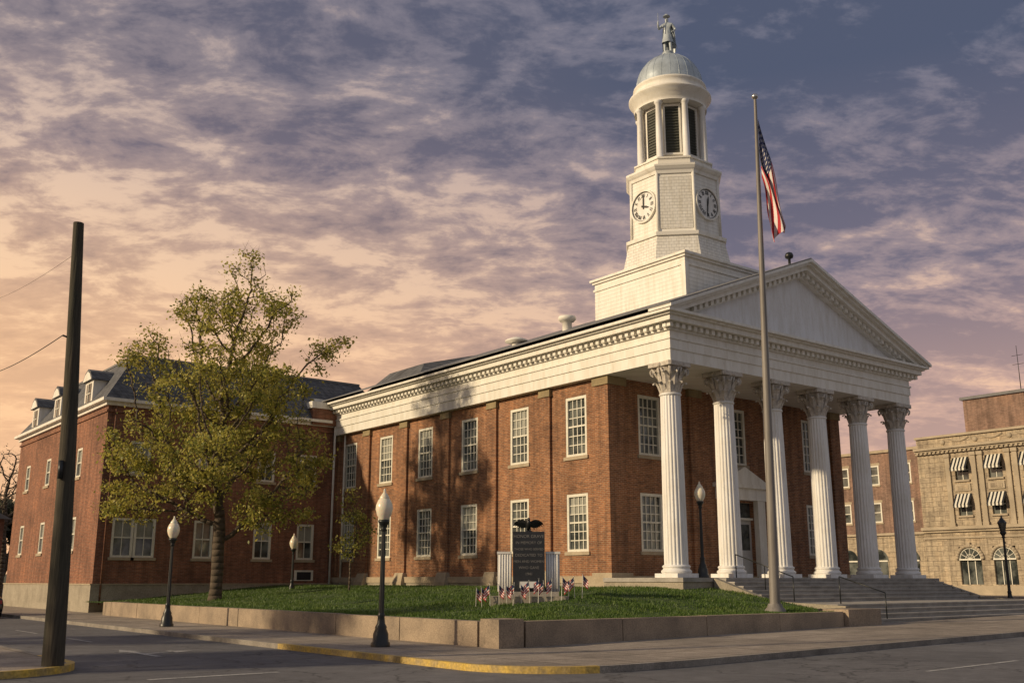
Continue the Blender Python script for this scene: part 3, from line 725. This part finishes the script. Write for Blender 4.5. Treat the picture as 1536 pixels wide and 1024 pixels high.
e2=empty('brick_commercial_building',(92,55,0)); BB.obj('brick_facade',e2)
mb=MB(); mb.box(88,94,40.5,46.0,14.0,17.6,brick_f); mb.box(87.8,94.2,40.3,46.2,17.6,17.85,darkroof); mb.obj('rooftop_penthouse',TB)
mb=MB(); mb.tube((90,41.6,17.8),(90,41.6,22.2),.04,.02,black)
for z in (20.5,21.3): mb.tube((90,41.1,z),(90,42.1,z),.02,.02,black,4)
mb.obj('antenna',TB)
HS=empty('brick_house',(14,90,0)); mb=MB()
mb.box(6,17.5,84,96,0,6.2,brick_w); mb.prism([(5.6,6.2),(17.9,6.2),(11.75,9.2)],'y',83.6,96.4,darkroof)
for x in (8.5,11.7,15): 
    for z in (1.2,4.0): mb.box(x-.5,x+.5,83.95,83.99,z,z+1.5,glass); mb.box(x-.6,x+.6,83.9,83.98,z-.12,z,frame); mb.box(x-.03,x+.03,83.93,83.95,z,z+1.5,frame)
mb.obj('house_body',HS)

# ---------------------------------------------------------------- trees
def sample(blobs,npts,r,clump):
    B=np.array(blobs,float); vol=B[:,3]**2.4; vol/=vol.sum(); pts=[]; ph=r.uniform(0,6,6)
    while len(pts)<npts:
        b=B[r.choice(len(B),p=vol)]; d=r.normal(0,1,3); d/=np.linalg.norm(d); q=b[:3]+d*b[3]*r.uniform(.05,1)**.45*np.array([1,1,.85]); x,y,z=q
        f=np.sin(x*1.5+ph[0])*np.sin(y*1.5+ph[1])*np.sin(z*1.35+ph[2])+.5*np.sin(x*2.9+ph[3]+z)*np.sin(y*2.7+ph[4]-z*.5)
        if f<-.08 and r.uniform()<clump: continue
        pts.append(q)
    return np.array(pts)
def colonize(P,step,kill,infl,trunk,lean,seed):
    r=np.random.default_rng(seed); nodes=[np.array([0,0,0.])]; par=[-1]
    while nodes[-1][2]<trunk:
        k=len(nodes); nodes.append(nodes[-1]+np.array([lean[0]+.03*np.sin(k*.7),lean[1]+.03*np.cos(k*.9),1.])*step); par.append(k-1)
    near=np.full(len(P),0); nd=np.full(len(P),1e9)
    def upd(i0):
        for i in range(i0,len(nodes)):
            d=np.linalg.norm(P-nodes[i],axis=1); m=d<nd; nd[m]=d[m]; near[m]=i
    upd(0); alive=np.ones(len(P),bool)
    for it in range(160):
        m=alive&(nd<infl*(3 if it<12 else 1))
        if not m.any(): break
        i0=len(nodes); ids=np.unique(near[m])
        for i in ids:
            q=P[m&(near==i)]; d=q-nodes[i]; d/=np.linalg.norm(d,axis=1)[:,None]+1e-9; v=d.sum(0); v/=np.linalg.norm(v)+1e-9
            v=v+r.normal(0,.16,3)+np.array([0,0,.10]); v/=np.linalg.norm(v)
            nodes.append(nodes[i]+v*step); par.append(i)
        upd(i0); alive&=nd>kill
        if len(nodes)>9000: break
    nodes=np.array(nodes); par=np.array(par)
    rad=np.zeros(len(par)); ex=2.35
    for i in range(len(par)-1,-1,-1):
        if rad[i]==0: rad[i]=.009**ex
        if par[i]>=0: rad[par[i]]+=rad[i]
    return nodes,par,rad**(1/ex)
def tree(name,base,blobs,npts,leaves,lsize,mats,trunk_r,seed=1,trunk=3.0,step=.32,kill=.5,spread=.38,clump=.9,lean=(0,0),low=None,minr=.011):
    r0_=np.random.default_rng(seed); P=sample(blobs,npts,r0_,clump); zlo=P[:,2].min()
    nodes,par,rad=colonize(P,step,kill,3.2,trunk,lean,seed)
    rad=rad*(trunk_r/rad[0]); rad=np.maximum(rad,minr)
    rad[0]*=1.35; rad[1]*=1.12
    e=empty(name,base) ; mb=MB(); b=Vector(base)
    for i in range(1,len(par)):
        p=par[i]; n=10 if rad[i]>.1 else (6 if rad[i]>.035 else 3)
        r1=rad[i]; r0=min(rad[p],r1*1.25) if rad[p]>r1*1.3 and i-p>1 else rad[p]
        mb.tube(b+Vector(nodes[p]),b+Vector(nodes[i]),r0,r1,bark,n)
    rr=np.random.default_rng(seed+5); tips=np.where(rad<.035)[0]; tips=tips[nodes[tips][:,2]>zlo-.5]
    n=leaves
    wt=rr.gamma(.9,1.0,len(tips))
    if low: wt=wt*np.interp(nodes[tips][:,2],low[0],low[1])
    wt/=wt.sum()
    ti=rr.choice(tips,n,p=wt); C=nodes[ti]+rr.normal(0,spread,(n,3))*np.array([1,1,.7])
    tw=rr.choice(tips,min(len(tips),2400),replace=False)
    for t in tw:
        for _ in range(2):
            a=Vector(nodes[t]); d=Vector(rr.normal(0,1,3))+Vector((0,0,.6)); d.normalize(); mb.tube(b+a,b+a+d*rr.uniform(.2,.7),.010,.004,bark,3)
    mb.obj('trunk_and_limbs',e)
    U=rr.normal(0,1,(n,3)); U/=np.linalg.norm(U,axis=1)[:,None]; W=np.cross(U,rr.normal(0,1,(n,3))); W/=np.linalg.norm(W,axis=1)[:,None]
    s=lsize*rr.uniform(.55,1.3,(n,1)); U=U*s; W=W*s*.6
    V=np.stack([C-U,C-W*.9+U*.1,C+U,C+W+U*.1],1).reshape(-1,3)
    me=bpy.data.meshes.new('leaves'); me.vertices.add(4*n); me.vertices.foreach_set('co',V.ravel())
    me.loops.add(4*n); me.loops.foreach_set('vertex_index',np.arange(4*n)); me.polygons.add(n)
    me.polygons.foreach_set('loop_start',np.arange(0,4*n,4)); me.polygons.foreach_set('loop_total',np.full(n,4))
    for m in mats: me.materials.append(m)
    me.polygons.foreach_set('material_index',rr.integers(0,len(mats),n).astype(np.int32)); me.update(calc_edges=True)
    o=bpy.data.objects.new('leaves',me); COL.objects.link(o); o.parent=e
    return e
def lobe(a,d,z,r): return (a*.787+d*.617,-a*.617+d*.787,z,r)
bl=[lobe(.5,0,16.2,1.1),lobe(.6,0,14.6,1.6),lobe(-1.8,.5,14.3,1.6),lobe(2.5,-.3,14.1,1.5),lobe(4.6,.4,12.0,1.25),lobe(-3.9,-.4,11.6,1.6),lobe(.4,0,12.2,2.3),
 lobe(-2.4,1,9.8,2.2),lobe(2.4,-1,9.6,2.1),lobe(-3.7,-.6,7.4,2.0),lobe(3.1,.9,7.2,2.0),lobe(-4.2,.4,4.7,1.7),lobe(-1.4,-1.2,5.2,2.1),lobe(2.6,-.6,4.3,1.9),lobe(.3,0,8.2,2.2),
 lobe(0,3.2,7.2,1.9),lobe(0,-3.2,6.6,1.9),lobe(.5,2.8,10.6,1.7),lobe(-.5,-2.8,10.2,1.7),lobe(.2,-1.6,13.1,1.4),lobe(-4.8,0,6.0,1.0),lobe(3.9,0,5.6,1.1)]
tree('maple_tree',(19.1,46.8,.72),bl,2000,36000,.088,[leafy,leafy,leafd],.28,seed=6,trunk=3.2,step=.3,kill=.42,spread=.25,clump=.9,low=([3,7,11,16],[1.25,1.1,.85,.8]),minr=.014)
tree('young_tree',(23.7,42.4,1.1),[(0,0,2.2,.7),(.2,.1,3.4,.8),(-.1,0,4.4,.5),(.4,-.3,2.8,.6)],170,1100,.075,[leafy,leafd],.05,seed=9,trunk=1.2,step=.2,kill=.3,spread=.2)
tree('dapple_tree',(-3.0,36.0,.1),[(0,0,6,3.2),(1.8,0,5,2),(-1.5,1,5,2),(0,-1,8,2)],500,9000,.11,[leafy,leafd],.2,seed=12,trunk=2.6,spread=.35)  # added tree out of view, there to dapple the sunlight
tree('dapple_tree',(-6.0,27.5,.1),[(0,0,5.5,3.0),(1.5,.5,5,1.8),(-1,0,7,2)],450,7000,.12,[leafy,leafd],.18,seed=15,trunk=2.6,spread=.35)  # second added tree out of view, also for dappled shade
tree('bare_tree',(20.8,99,0),[(0,0,9,3.2),(-2,0,7,2.2),(1.5,0,11.5,1.8),(-1,0,12,1.6)],700,700,.08,[leaff],.28,seed=21,trunk=3,step=.35,kill=.45)
def treemass(name,spots,seed,leafn=1400,m=leaff):
    rr=np.random.default_rng(seed); mb=MB(); Vs=[]
    for (x,y,h,w) in spots:
        for _ in range(7):
            a=rr.uniform(0,6.28); mb.tube((x,y,0),(x+.35*w*math.cos(a),y+.35*w*math.sin(a),h*rr.uniform(.6,.95)),.22,.05,bark,4)
        k=leafn; cc=rr.normal(0,1,(26,3)); cc/=np.linalg.norm(cc,axis=1)[:,None]; cc*=rr.uniform(.3,1,(26,1))
        C=cc[rr.integers(0,26,k)]*np.array([w*.45,w*.45,h*.33])+rr.normal(0,.55,(k,3))+np.array([x,y,h*.62])
        U=rr.normal(0,.34,(k,3)); W=rr.normal(0,.28,(k,3)); Vs.append(np.stack([C-U,C-W,C+U,C+W],1).reshape(-1,3))
    V=np.concatenate(Vs); n=len(V)//4
    mb.add([tuple(v) for v in V],[(4*i,4*i+1,4*i+2,4*i+3) for i in range(n)],m); mb.obj(name)
rs=random.Random(3)
treemass('distant_trees',[(10+8*i+rs.uniform(-3,3),118+rs.uniform(-8,8),rs.uniform(10,15),rs.uniform(7,10)) for i in range(-6,6)]+[(70+9*i,130+rs.uniform(-6,6),rs.uniform(8,11),8) for i in range(5)],3)
mb=MB(); vs=[];n=90
for i in range(n):
    a=2*math.pi*i/n; h=14+9*math.sin(a*3+1)+5*math.sin(a*7)
    for r_,z in ((420,-2),(600,h*.8),(900,h*1.3),(1300,-3)): vs.append((r_*math.cos(a),r_*math.sin(a),z))
mb.add(vs,[(4*i+j,4*((i+1)%n)+j,4*((i+1)%n)+j+1,4*i+j+1) for i in range(n) for j in range(3)],groundm,True); mb.obj('hills')

# ---------------------------------------------------------------- street furniture
def lamp(loc,h=3.85,dark_lantern=False):
    e=empty('street_lamp',loc); mb=MB(); s=h/3.85
    mb.lathe([(.24,0),(.24,.08),(.2,.12),(.19,.3),(.14,.42),(.15,.46),(.1,.55),(.085,.7),(.1,.74),(.07,.8)],loc,black,16)
    mb.lathe([(.068,.8),(.062,1.6),(.05,(2.78)*s)],loc,black,20,fl=lambda i:[1,.86][i%2],smooth=False)
    t=2.78*s
    mb.lathe([(.05,t),(.09,t+.03),(.06,t+.08),(.1,t+.16),(.14,t+.22),(.15,t+.27),(.11,t+.29)],loc,black,16)
    mb.obj('post',e); mb=MB()
    if not dark_lantern:
        mb.lathe([(.11,t+.29),(.18,t+.4),(.22,t+.55),(.21,t+.66),(.16,t+.78),(.12,t+.82)],loc,globe,20)
        mb.lathe([(.125,t+.815),(.13,t+.84),(.08,t+.92),(.04,t+.97),(.02,t+1.07)],loc,globe,14)
    else:
        mb.lathe([(.1,t+.29),(.17,t+.68)],loc,glass,6,smooth=False); mb.lathe([(.22,t+.68),(.2,t+.72),(.05,t+.92),(.02,t+1.05)],loc,black,6,smooth=False)
        for k in range(6):
            a=k*math.pi/3; mb.tube((loc[0]+.1*math.cos(a),loc[1]+.1*math.sin(a),loc[2]+t+.29),(loc[0]+.175*math.cos(a),loc[1]+.175*math.sin(a),loc[2]+t+.68),.014,.014,black,4)
    mb.obj('lantern',e)
lamp((13.45,22.4,KH)); lamp((13.3,36.8,KH)); lamp((24.3,49.5,.95),2.9); lamp((30.95,27.35,1.82),3.7); lamp((47.6,23.6,hh(47.6)+KH),4.4,True)
mb=MB(); A=Vector((5.55,21.22,.08)); B=Vector((5.26,21.42,9.0))
P_=[];R_=[]
for k in range(13):
    t=k/12; P_.append(A.lerp(B,t)+Vector((.03*math.sin(t*4),.02*math.cos(t*5),0))); R_.append(.205-.1*t)
mb.spine(P_,R_,polew,18)
mb.tube(A.lerp(B,.72)+Vector((-.2,.0,.05)),A.lerp(B,.72)+Vector((.0,0,0)),.02,.02,black)
mb.tube(A.lerp(B,.4)+Vector((-.12,-.15,0)),A.lerp(B,.44)+Vector((-.12,-.15,0)),.05,.05,black)
mb.obj('utility_pole',None,A)
mb=MB()
def cable(a,b,sag,r=.012,n=24):
    a=Vector(a);b=Vector(b);pr=None
    for k in range(n+1):
        t=k/n; p=a.lerp(b,t)-Vector((0,0,4*sag*t*(1-t)))
        if pr: mb.tube(pr,p,r,r,wire,4)
        pr=p
P1=A.lerp(B,.72)+Vector((-.2,0,.05))
cable(P1,(9.5,60,12.6),.5,.013); cable(A.lerp(B,.93),(9.6,60,16.5),.4,.005)
cable((28.9,56,12.0),(90,60,14.2),1.5,.012,40)
mb.obj('overhead_wires')
mb=MB(); A=Vector((27.75,21.5,.66)); B=A+Vector((.28,-.2,18.2))
mb.lathe([(.34,0),(.34,.12),(.26,.2),(.22,.32)],tuple(A),poleg,16)
mb.spine([A.lerp(B,k/10) for k in range(11)],[.175-.0125*k for k in range(11)],poleg,16)
mb.ell(B+Vector((0,0,.12)),(.12,.12,.12),chrome,12,8); mb.tube(A+Vector((.2,-.1,1.2)),B+Vector((.07,0,-.2)),.008,.008,frame,3)
FPl=mb.obj('flagpole',None,A)
def flagmesh(mb,top,rt,hoist,fly,nu=80,nv=39):
    rt=Vector(rt).normalized(); pe=Vector((-rt.y,rt.x,0)); vs=[]
    for i in range(nu+1):
        t=i/nu
        for j in range(nv+1):
            s=j/nv
            out=.08+1.05*t*(1-.58*s)*(1-.22*t)+.09*math.sin(s*7+t*5)*min(1,t*3)
            z=-hoist*s*(1-.74*t)-fly*t*.99+.07*math.sin(s*8+t*3)*t
            side=.16*math.sin(s*13+t*4.0)*min(1,t*3+.15)+.06*math.sin(t*9+s*4)
            vs.append(Vector(top)+rt*out+pe*side+Vector((0,0,z)))
    for i in range(nu):
        for j in range(nv):
            mm=fr_ if (j*13//nv)%2==0 else fw_
            if i<nu*.4 and j*13//nv<7:
                mm=fw_ if (i%4==1 and j%4 in(1,2)) else fb_
            mb.f.append((i*(nv+1)+j,(i+1)*(nv+1)+j,(i+1)*(nv+1)+j+1,i*(nv+1)+j+1)); mb.m.append(mm); mb.sm.append(True)
    mb.v.extend(tuple(v) for v in vs)
mb=MB(); top=A.lerp(B,.958)
flagmesh(mb,top,(.84,-.54,0),2.3,4.15); mb.obj('american_flag',None,top)

# memorial
MC=Vector((21.4,26.4,lawnz(21.4,26.4))); n_=Vector((-.60,-.80,0)); u_=Vector((.80,-.60,0)); f=Fr(MC,u_,n_)
ME=empty('veterans_memorial',MC); mb=MB()
fbox(mb,f,-1.25,1.25,-.3,.16,-.7,.75,stoneg); fbox(mb,f,-.95,.95,.16,.30,-.45,.5,stepst)
fbox(mb,f,-.52,.52,.30,2.22,-.14,.12,granite); fbox(mb,f,-.56,.56,.30,.42,-.2,.18,granite)
for sg in (-1,1):
    for k in range(5):
        u=sg*(.60+.085*k); mb.tube(f.P(u,.3,-.05),f.P(u,1.52,-.05),.042,.042,colw,8)
    fbox(mb,f,min(sg*.57,sg*1.02),max(sg*.57,sg*1.02),.3,1.5,-.26,-.1,colw); fbox(mb,f,min(sg*.56,sg*1.04),max(sg*.56,sg*1.04),1.5,1.58,-.28,.0,colw)
fbox(mb,f,-.3,.3,.42,.62,.12,.35,colw)
mb.obj('granite_slab',ME)
for i,(t,sz) in enumerate((("HONOR GRAVE",.14),("IN MEMORY OF",.125),("THOSE WHO SERVED",.10),("DEDICATED TO",.125),("MEN AND WOMEN",.115),("WHO GAVE",.125),("1941",.125))):
    c=bpy.data.curves.new('lettering','FONT'); c.body=t; c.size=sz; c.align_x='CENTER'; c.extrude=.003; c.materials.append(lit)
    o=bpy.data.objects.new('lettering',c); COL.objects.link(o); o.location=f.P(0,2.02-.2*i,.124); o.rotation_euler=(R(90),0,math.atan2(u_.y,u_.x))
    o.parent=ME; o.matrix_parent_inverse=Matrix.Translation(ME.location).inverted()
mb=MB()
def ep(x,y,z): return f.P(x,2.22+z,y)
rq=Matrix.Rotation(math.atan2(u_.y,u_.x),3,'Z')@Matrix.Rotation(R(35),3,'X')
mb.ell(ep(0,0,.22),(.085,.11,.2),black,12,9,rq); mb.ell(ep(0,.11,.40),(.05,.065,.055),black,10,7,rq); mb.tube(ep(0,.15,.40),ep(0,.23,.37),.025,.006,black,6)
for sg in(-1,1):
    top=[(.05,.33),(.2,.40),(.34,.38),(.46,.30)]; bot=[(.05,.15),(.17,.12),(.30,.14),(.47,.24)]
    vs=[ep(sg*x,.02-.12*x,z) for x,z in top]+[ep(sg*x,-.04-.12*x,z) for x,z in bot]
    mb.add(vs,[(0,1,5,4),(1,2,6,5),(2,3,7,6)],black)
    for k in range(6): x=.14+.06*k; mb.tube(ep(sg*x,0-.1*x,.3),ep(sg*(x+.06),-.06-.1*x,.06+.03*k),.022,.01,black,4)
    mb.tube(ep(sg*.05,0,.1),ep(sg*.06,.05,0),.025,.02,black,6)
mb.add([ep(-.05,-.08,.1),ep(.05,-.08,.1),ep(.1,-.22,-.05),ep(-.1,-.22,-.05)],[(0,1,2,3)],black)
mb.ell(ep(0,0,0),(.16,.1,.05),black,10,6)
mb.obj('bronze_eagle',ME)
mb=MB()
for i in range(15):
    u=-1.75+.245*i+random.uniform(-.05,.05); d=.95+random.uniform(-.15,.25)-.25*abs(u)*.5
    p=f.P(u,0,d); g=lawnz(p.x,p.y); b0=Vector((p.x,p.y,g-.02)); hgt=random.uniform(.62,.8); t0=b0+Vector((random.uniform(-.05,.05),0,hgt))
    mb.tube(b0,t0,.01,.008,frame,5); mb.ell(t0,(.015,.015,.02),chrome,6,4)
    sd=random.choice((-1,1))
    for a in range(6):
        for j in range(7):
            def q(a_,j_): s_=a_/6; return t0+u_*sd*(.01+.16*s_)+n_*(.035*math.sin(s_*6+j_*.5))+Vector((0,0,-.02-.3*j_/7-.16*s_))
            mm=fb_ if (a<3 and j<3) else (fr_ if j%2==0 else fw_)
            mb.add([q(a,j),q(a+1,j),q(a+1,j+1),q(a,j+1)],[(0,1,2,3)],mm)
mb.obj('memorial_flags')

mb=MB(); x=48.6
while x<60:
    z=hh(x)+KH; mb.tube((x,22.5,z),(x,22.5,z+1.15),.014,.014,black,4); x+=.16
for x0 in (48.5,51.4,54.3,57.2,60.1): 
    z=hh(x0)+KH; mb.box(x0-.05,x0+.05,22.45,22.55,z,z+1.3,black); mb.ell((x0,22.5,z+1.36),(.07,.07,.07),black,8,6)
for zz in (.15,1.0): mb.hexa([(48.5,22.48,hh(48.5)+KH+zz),(60.1,22.48,.42+KH+zz),(60.1,22.52,.42+KH+zz),(48.5,22.52,hh(48.5)+KH+zz),(48.5,22.48,hh(48.5)+KH+zz+.04),(60.1,22.48,.42+KH+zz+.04),(60.1,22.52,.42+KH+zz+.04),(48.5,22.52,hh(48.5)+KH+zz+.04)],black)
mb.obj('iron_fence')

def car(loc,rz):
    e=empty('parked_car',loc); Rm=Matrix.Rotation(rz,4,'Z'); mb=MB()
    def T(x,y,z): v=Rm@Vector((x,y,z)); return (v.x+loc[0],v.y+loc[1],v.z+loc[2])
    sec=[(-2.25,.35,.62,.8),(-2.2,.3,.9,.84),(-1.6,.22,1.0,.88),(-1.2,.22,1.02,.9),(0,.2,.98,.9),(.9,.2,.95,.9),(1.9,.22,.82,.86),(2.2,.3,.7,.8),(2.28,.38,.6,.74)]
    vs=[]
    for x,z0,z1,w in sec:
        for a,b_ in ((-1,z0),(-1.03,(z0+z1)/2),(-.96,z1-.05),(-.85,z1),(.85,z1),(.96,z1-.05),(1.03,(z0+z1)/2),(1,z0)): vs.append(T(x,a*w,b_))
    mb.add(vs,[(i*8+j,(i+1)*8+j,(i+1)*8+(j+1)%8,i*8+(j+1)%8) for i in range(8) for j in range(8)]+[tuple(range(8)),tuple(range(64,72))],carp,True)
    cab=[(-1.75,1.0,.78),(-1.05,1.42,.62),(.25,1.45,.62),(1.05,.98,.78)]; vs=[]
    for x,z,w in cab: vs+= [T(x,-w,z),T(x,w,z)]
    base=[T(x,s_*.8,.97) for x in (-1.75,-1.05,.25,1.05) for s_ in (-1,1)]
    mb.add(vs,[(0,1,3,2),(4,5,7,6)],glass); mb.add(vs,[(2,3,5,4)],carp)
    for s_ in (0,1): mb.add([vs[0+s_],vs[2+s_],vs[4+s_],vs[6+s_],base[4+s_],base[2+s_]],[(0,1,5),(1,2,4,5),(2,3,4)],glass)
    for x in (-1.4,1.4):
        for s_ in (-1,1):
            mb.tube(T(x,s_*.93,.33),T(x,s_*.7,.33),.33,.33,rubber,20); mb.tube(T(x,s_*.945,.33),T(x,s_*.9,.33),.2,.2,chrome,14)
    for s_ in (-1,1):
        mb.hexa([T(-2.27,s_*.78,.66),T(-2.2,s_*.78,.66),T(-2.2,s_*.5,.66),T(-2.27,s_*.5,.66),T(-2.26,s_*.78,.82),T(-2.2,s_*.78,.82),T(-2.2,s_*.5,.82),T(-2.26,s_*.5,.82)],redl)
    mb.obj('body',e)
car((10.5,55.0,0.0),R(90))

# ---------------------------------------------------------------- world, sun, camera
SE=R(20); sd=Vector((-.955,.295,0)).normalized()*math.cos(SE)+Vector((0,0,math.sin(SE)))
w=bpy.data.worlds.new('World'); S.world=w; w.use_nodes=True; nt=w.node_tree; bg=nt.nodes['Background']
sky=N(nt,'ShaderNodeTexSky'); sky.sky_type='NISHITA'; sky.sun_disc=False; sky.sun_elevation=SE; sky.sun_rotation=math.atan2(sd.x,sd.y)%(2*math.pi)
tc=N(nt,'ShaderNodeTexCoord'); sp_=N(nt,'ShaderNodeSeparateXYZ'); L(nt,tc.outputs['Generated'],sp_.inputs[0])
X,Y,Z=sp_.outputs; zc=mth(nt,'MAXIMUM',Z,0.0); den=mth(nt,'ADD',zc,.20)
PX=mth(nt,'DIVIDE',X,den); PY=mth(nt,'DIVIDE',Y,den)
ca,sa=math.cos(R(-34)),math.sin(R(-34))
U_=mth(nt,'ADD',mth(nt,'MULTIPLY',PX,ca),mth(nt,'MULTIPLY',PY,sa)); V_=mth(nt,'SUBTRACT',mth(nt,'MULTIPLY',PY,ca),mth(nt,'MULTIPLY',PX,sa))
cv=N(nt,'ShaderNodeCombineXYZ'); L(nt,mth(nt,'MULTIPLY',U_,.85),cv.inputs[0]); L(nt,mth(nt,'MULTIPLY',V_,1.2),cv.inputs[1]); cv.inputs[2].default_value=3.7
def wn(scale,d,r,dist=0):
    n=N(nt,'ShaderNodeTexNoise'); n.inputs['Scale'].default_value=scale; n.inputs['Detail'].default_value=d; n.inputs['Roughness'].default_value=r; n.inputs['Distortion'].default_value=dist
    L(nt,cv.outputs[0],n.inputs['Vector']); return n.outputs['Fac']
n1=wn(1.5,3,.5,.1); n2=wn(6.5,8,.64,.3); n3=wn(19,5,.6,.1)
tt=mth(nt,'ADD',mth(nt,'ADD',mth(nt,'MULTIPLY',n1,.32),mth(nt,'MULTIPLY',n2,.50)),mth(nt,'MULTIPLY',n3,.18))
mr=N(nt,'ShaderNodeMapRange'); L(nt,tt,mr.inputs['Value']); mr.inputs['From Min'].default_value=.42; mr.inputs['From Max'].default_value=.59
dv=N(nt,'ShaderNodeVectorMath',operation='DOT_PRODUCT'); L(nt,tc.outputs['Generated'],dv.inputs[0]); dv.inputs[1].default_value=(-.25,.968,0)
az=ramp(nt,dv.outputs['Value'],[(.40,0.),(.97,1.)])
high=ramp(nt,zc,[(.28,0.),(.52,1.)])
t=mth(nt,'ADD',mr.outputs[0],mth(nt,'MULTIPLY',mth(nt,'SUBTRACT',az,.38),.26))
t=mth(nt,'SUBTRACT',t,mth(nt,'MULTIPLY',high,.16))
elev=ramp(nt,zc,[(.05,0.),(.46,1.)])
darkc=mixc(nt,elev,(.31,.23,.27),(.085,.10,.16)); midc=mixc(nt,elev,(.60,.39,.34),(.18,.18,.24)); litc=mixc(nt,elev,(1.05,.66,.42),(.42,.34,.35))
azl=mth(nt,'MULTIPLY',az,mth(nt,'SUBTRACT',1.0,mth(nt,'MULTIPLY',high,.6)))
darkc=mixc(nt,mth(nt,'MULTIPLY',azl,.5),darkc,(.42,.28,.25))
midc=mixc(nt,mth(nt,'MULTIPLY',azl,.5),midc,(.74,.47,.32))
litc=mixc(nt,mth(nt,'MULTIPLY',azl,.6),litc,(1.15,.82,.54))
def step01(a,lo,hi): 
    r=N(nt,'ShaderNodeMapRange'); r.interpolation_type='SMOOTHSTEP'; L(nt,a,r.inputs['Value']); r.inputs['From Min'].default_value=lo; r.inputs['From Max'].default_value=hi; return r.outputs[0]
c=mixc(nt,step01(t,0.,.55),darkc,midc); c=mixc(nt,step01(t,.46,.98),c,litc)
low=ramp(nt,zc,[(.03,1.),(.20,.75),(.38,0.)])
c=mixc(nt,mth(nt,'MULTIPLY',mth(nt,'MULTIPLY',az,low),.72),c,(1.2,.68,.26))
hor=ramp(nt,zc,[(.02,1.),(.28,0.)]); c=mixc(nt,mth(nt,'MULTIPLY',hor,.58),c,(1.05,.58,.33))
back_fill=step01(Y,.25,-.35)  # unseen sky behind the camera, shaped cooler to give fill light
c=mixc(nt,mth(nt,'MULTIPLY',back_fill,.8),c,mixc(nt,step01(t,.1,.9),(.25,.265,.31),(.44,.42,.42)))
c=mixc(nt,.92,mixc(nt,1.0,sky.outputs[0],(.08,.08,.08),'MULTIPLY'),c)
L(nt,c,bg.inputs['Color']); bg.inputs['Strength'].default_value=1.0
sl=bpy.data.lights.new('sun','SUN'); sl.energy=3.9; sl.angle=R(1.6); sl.color=(1,.79,.51); so=bpy.data.objects.new('sun',sl); COL.objects.link(so)
so.rotation_euler=(-sd).to_track_quat('-Z','Y').to_euler(); so.location=(-30,10,40)
cd=bpy.data.cameras.new('camera'); cd.sensor_width=36; cd.lens=35.55; cd.clip_end=6000; cam=bpy.data.objects.new('camera',cd); COL.objects.link(cam)
cam.location=(0,0,1.7); cam.rotation_euler=(R(103.3),0,R(-38.1)); S.camera=cam
S.view_settings.view_transform='Standard'; S.view_settings.look='None'; S.view_settings.exposure=0
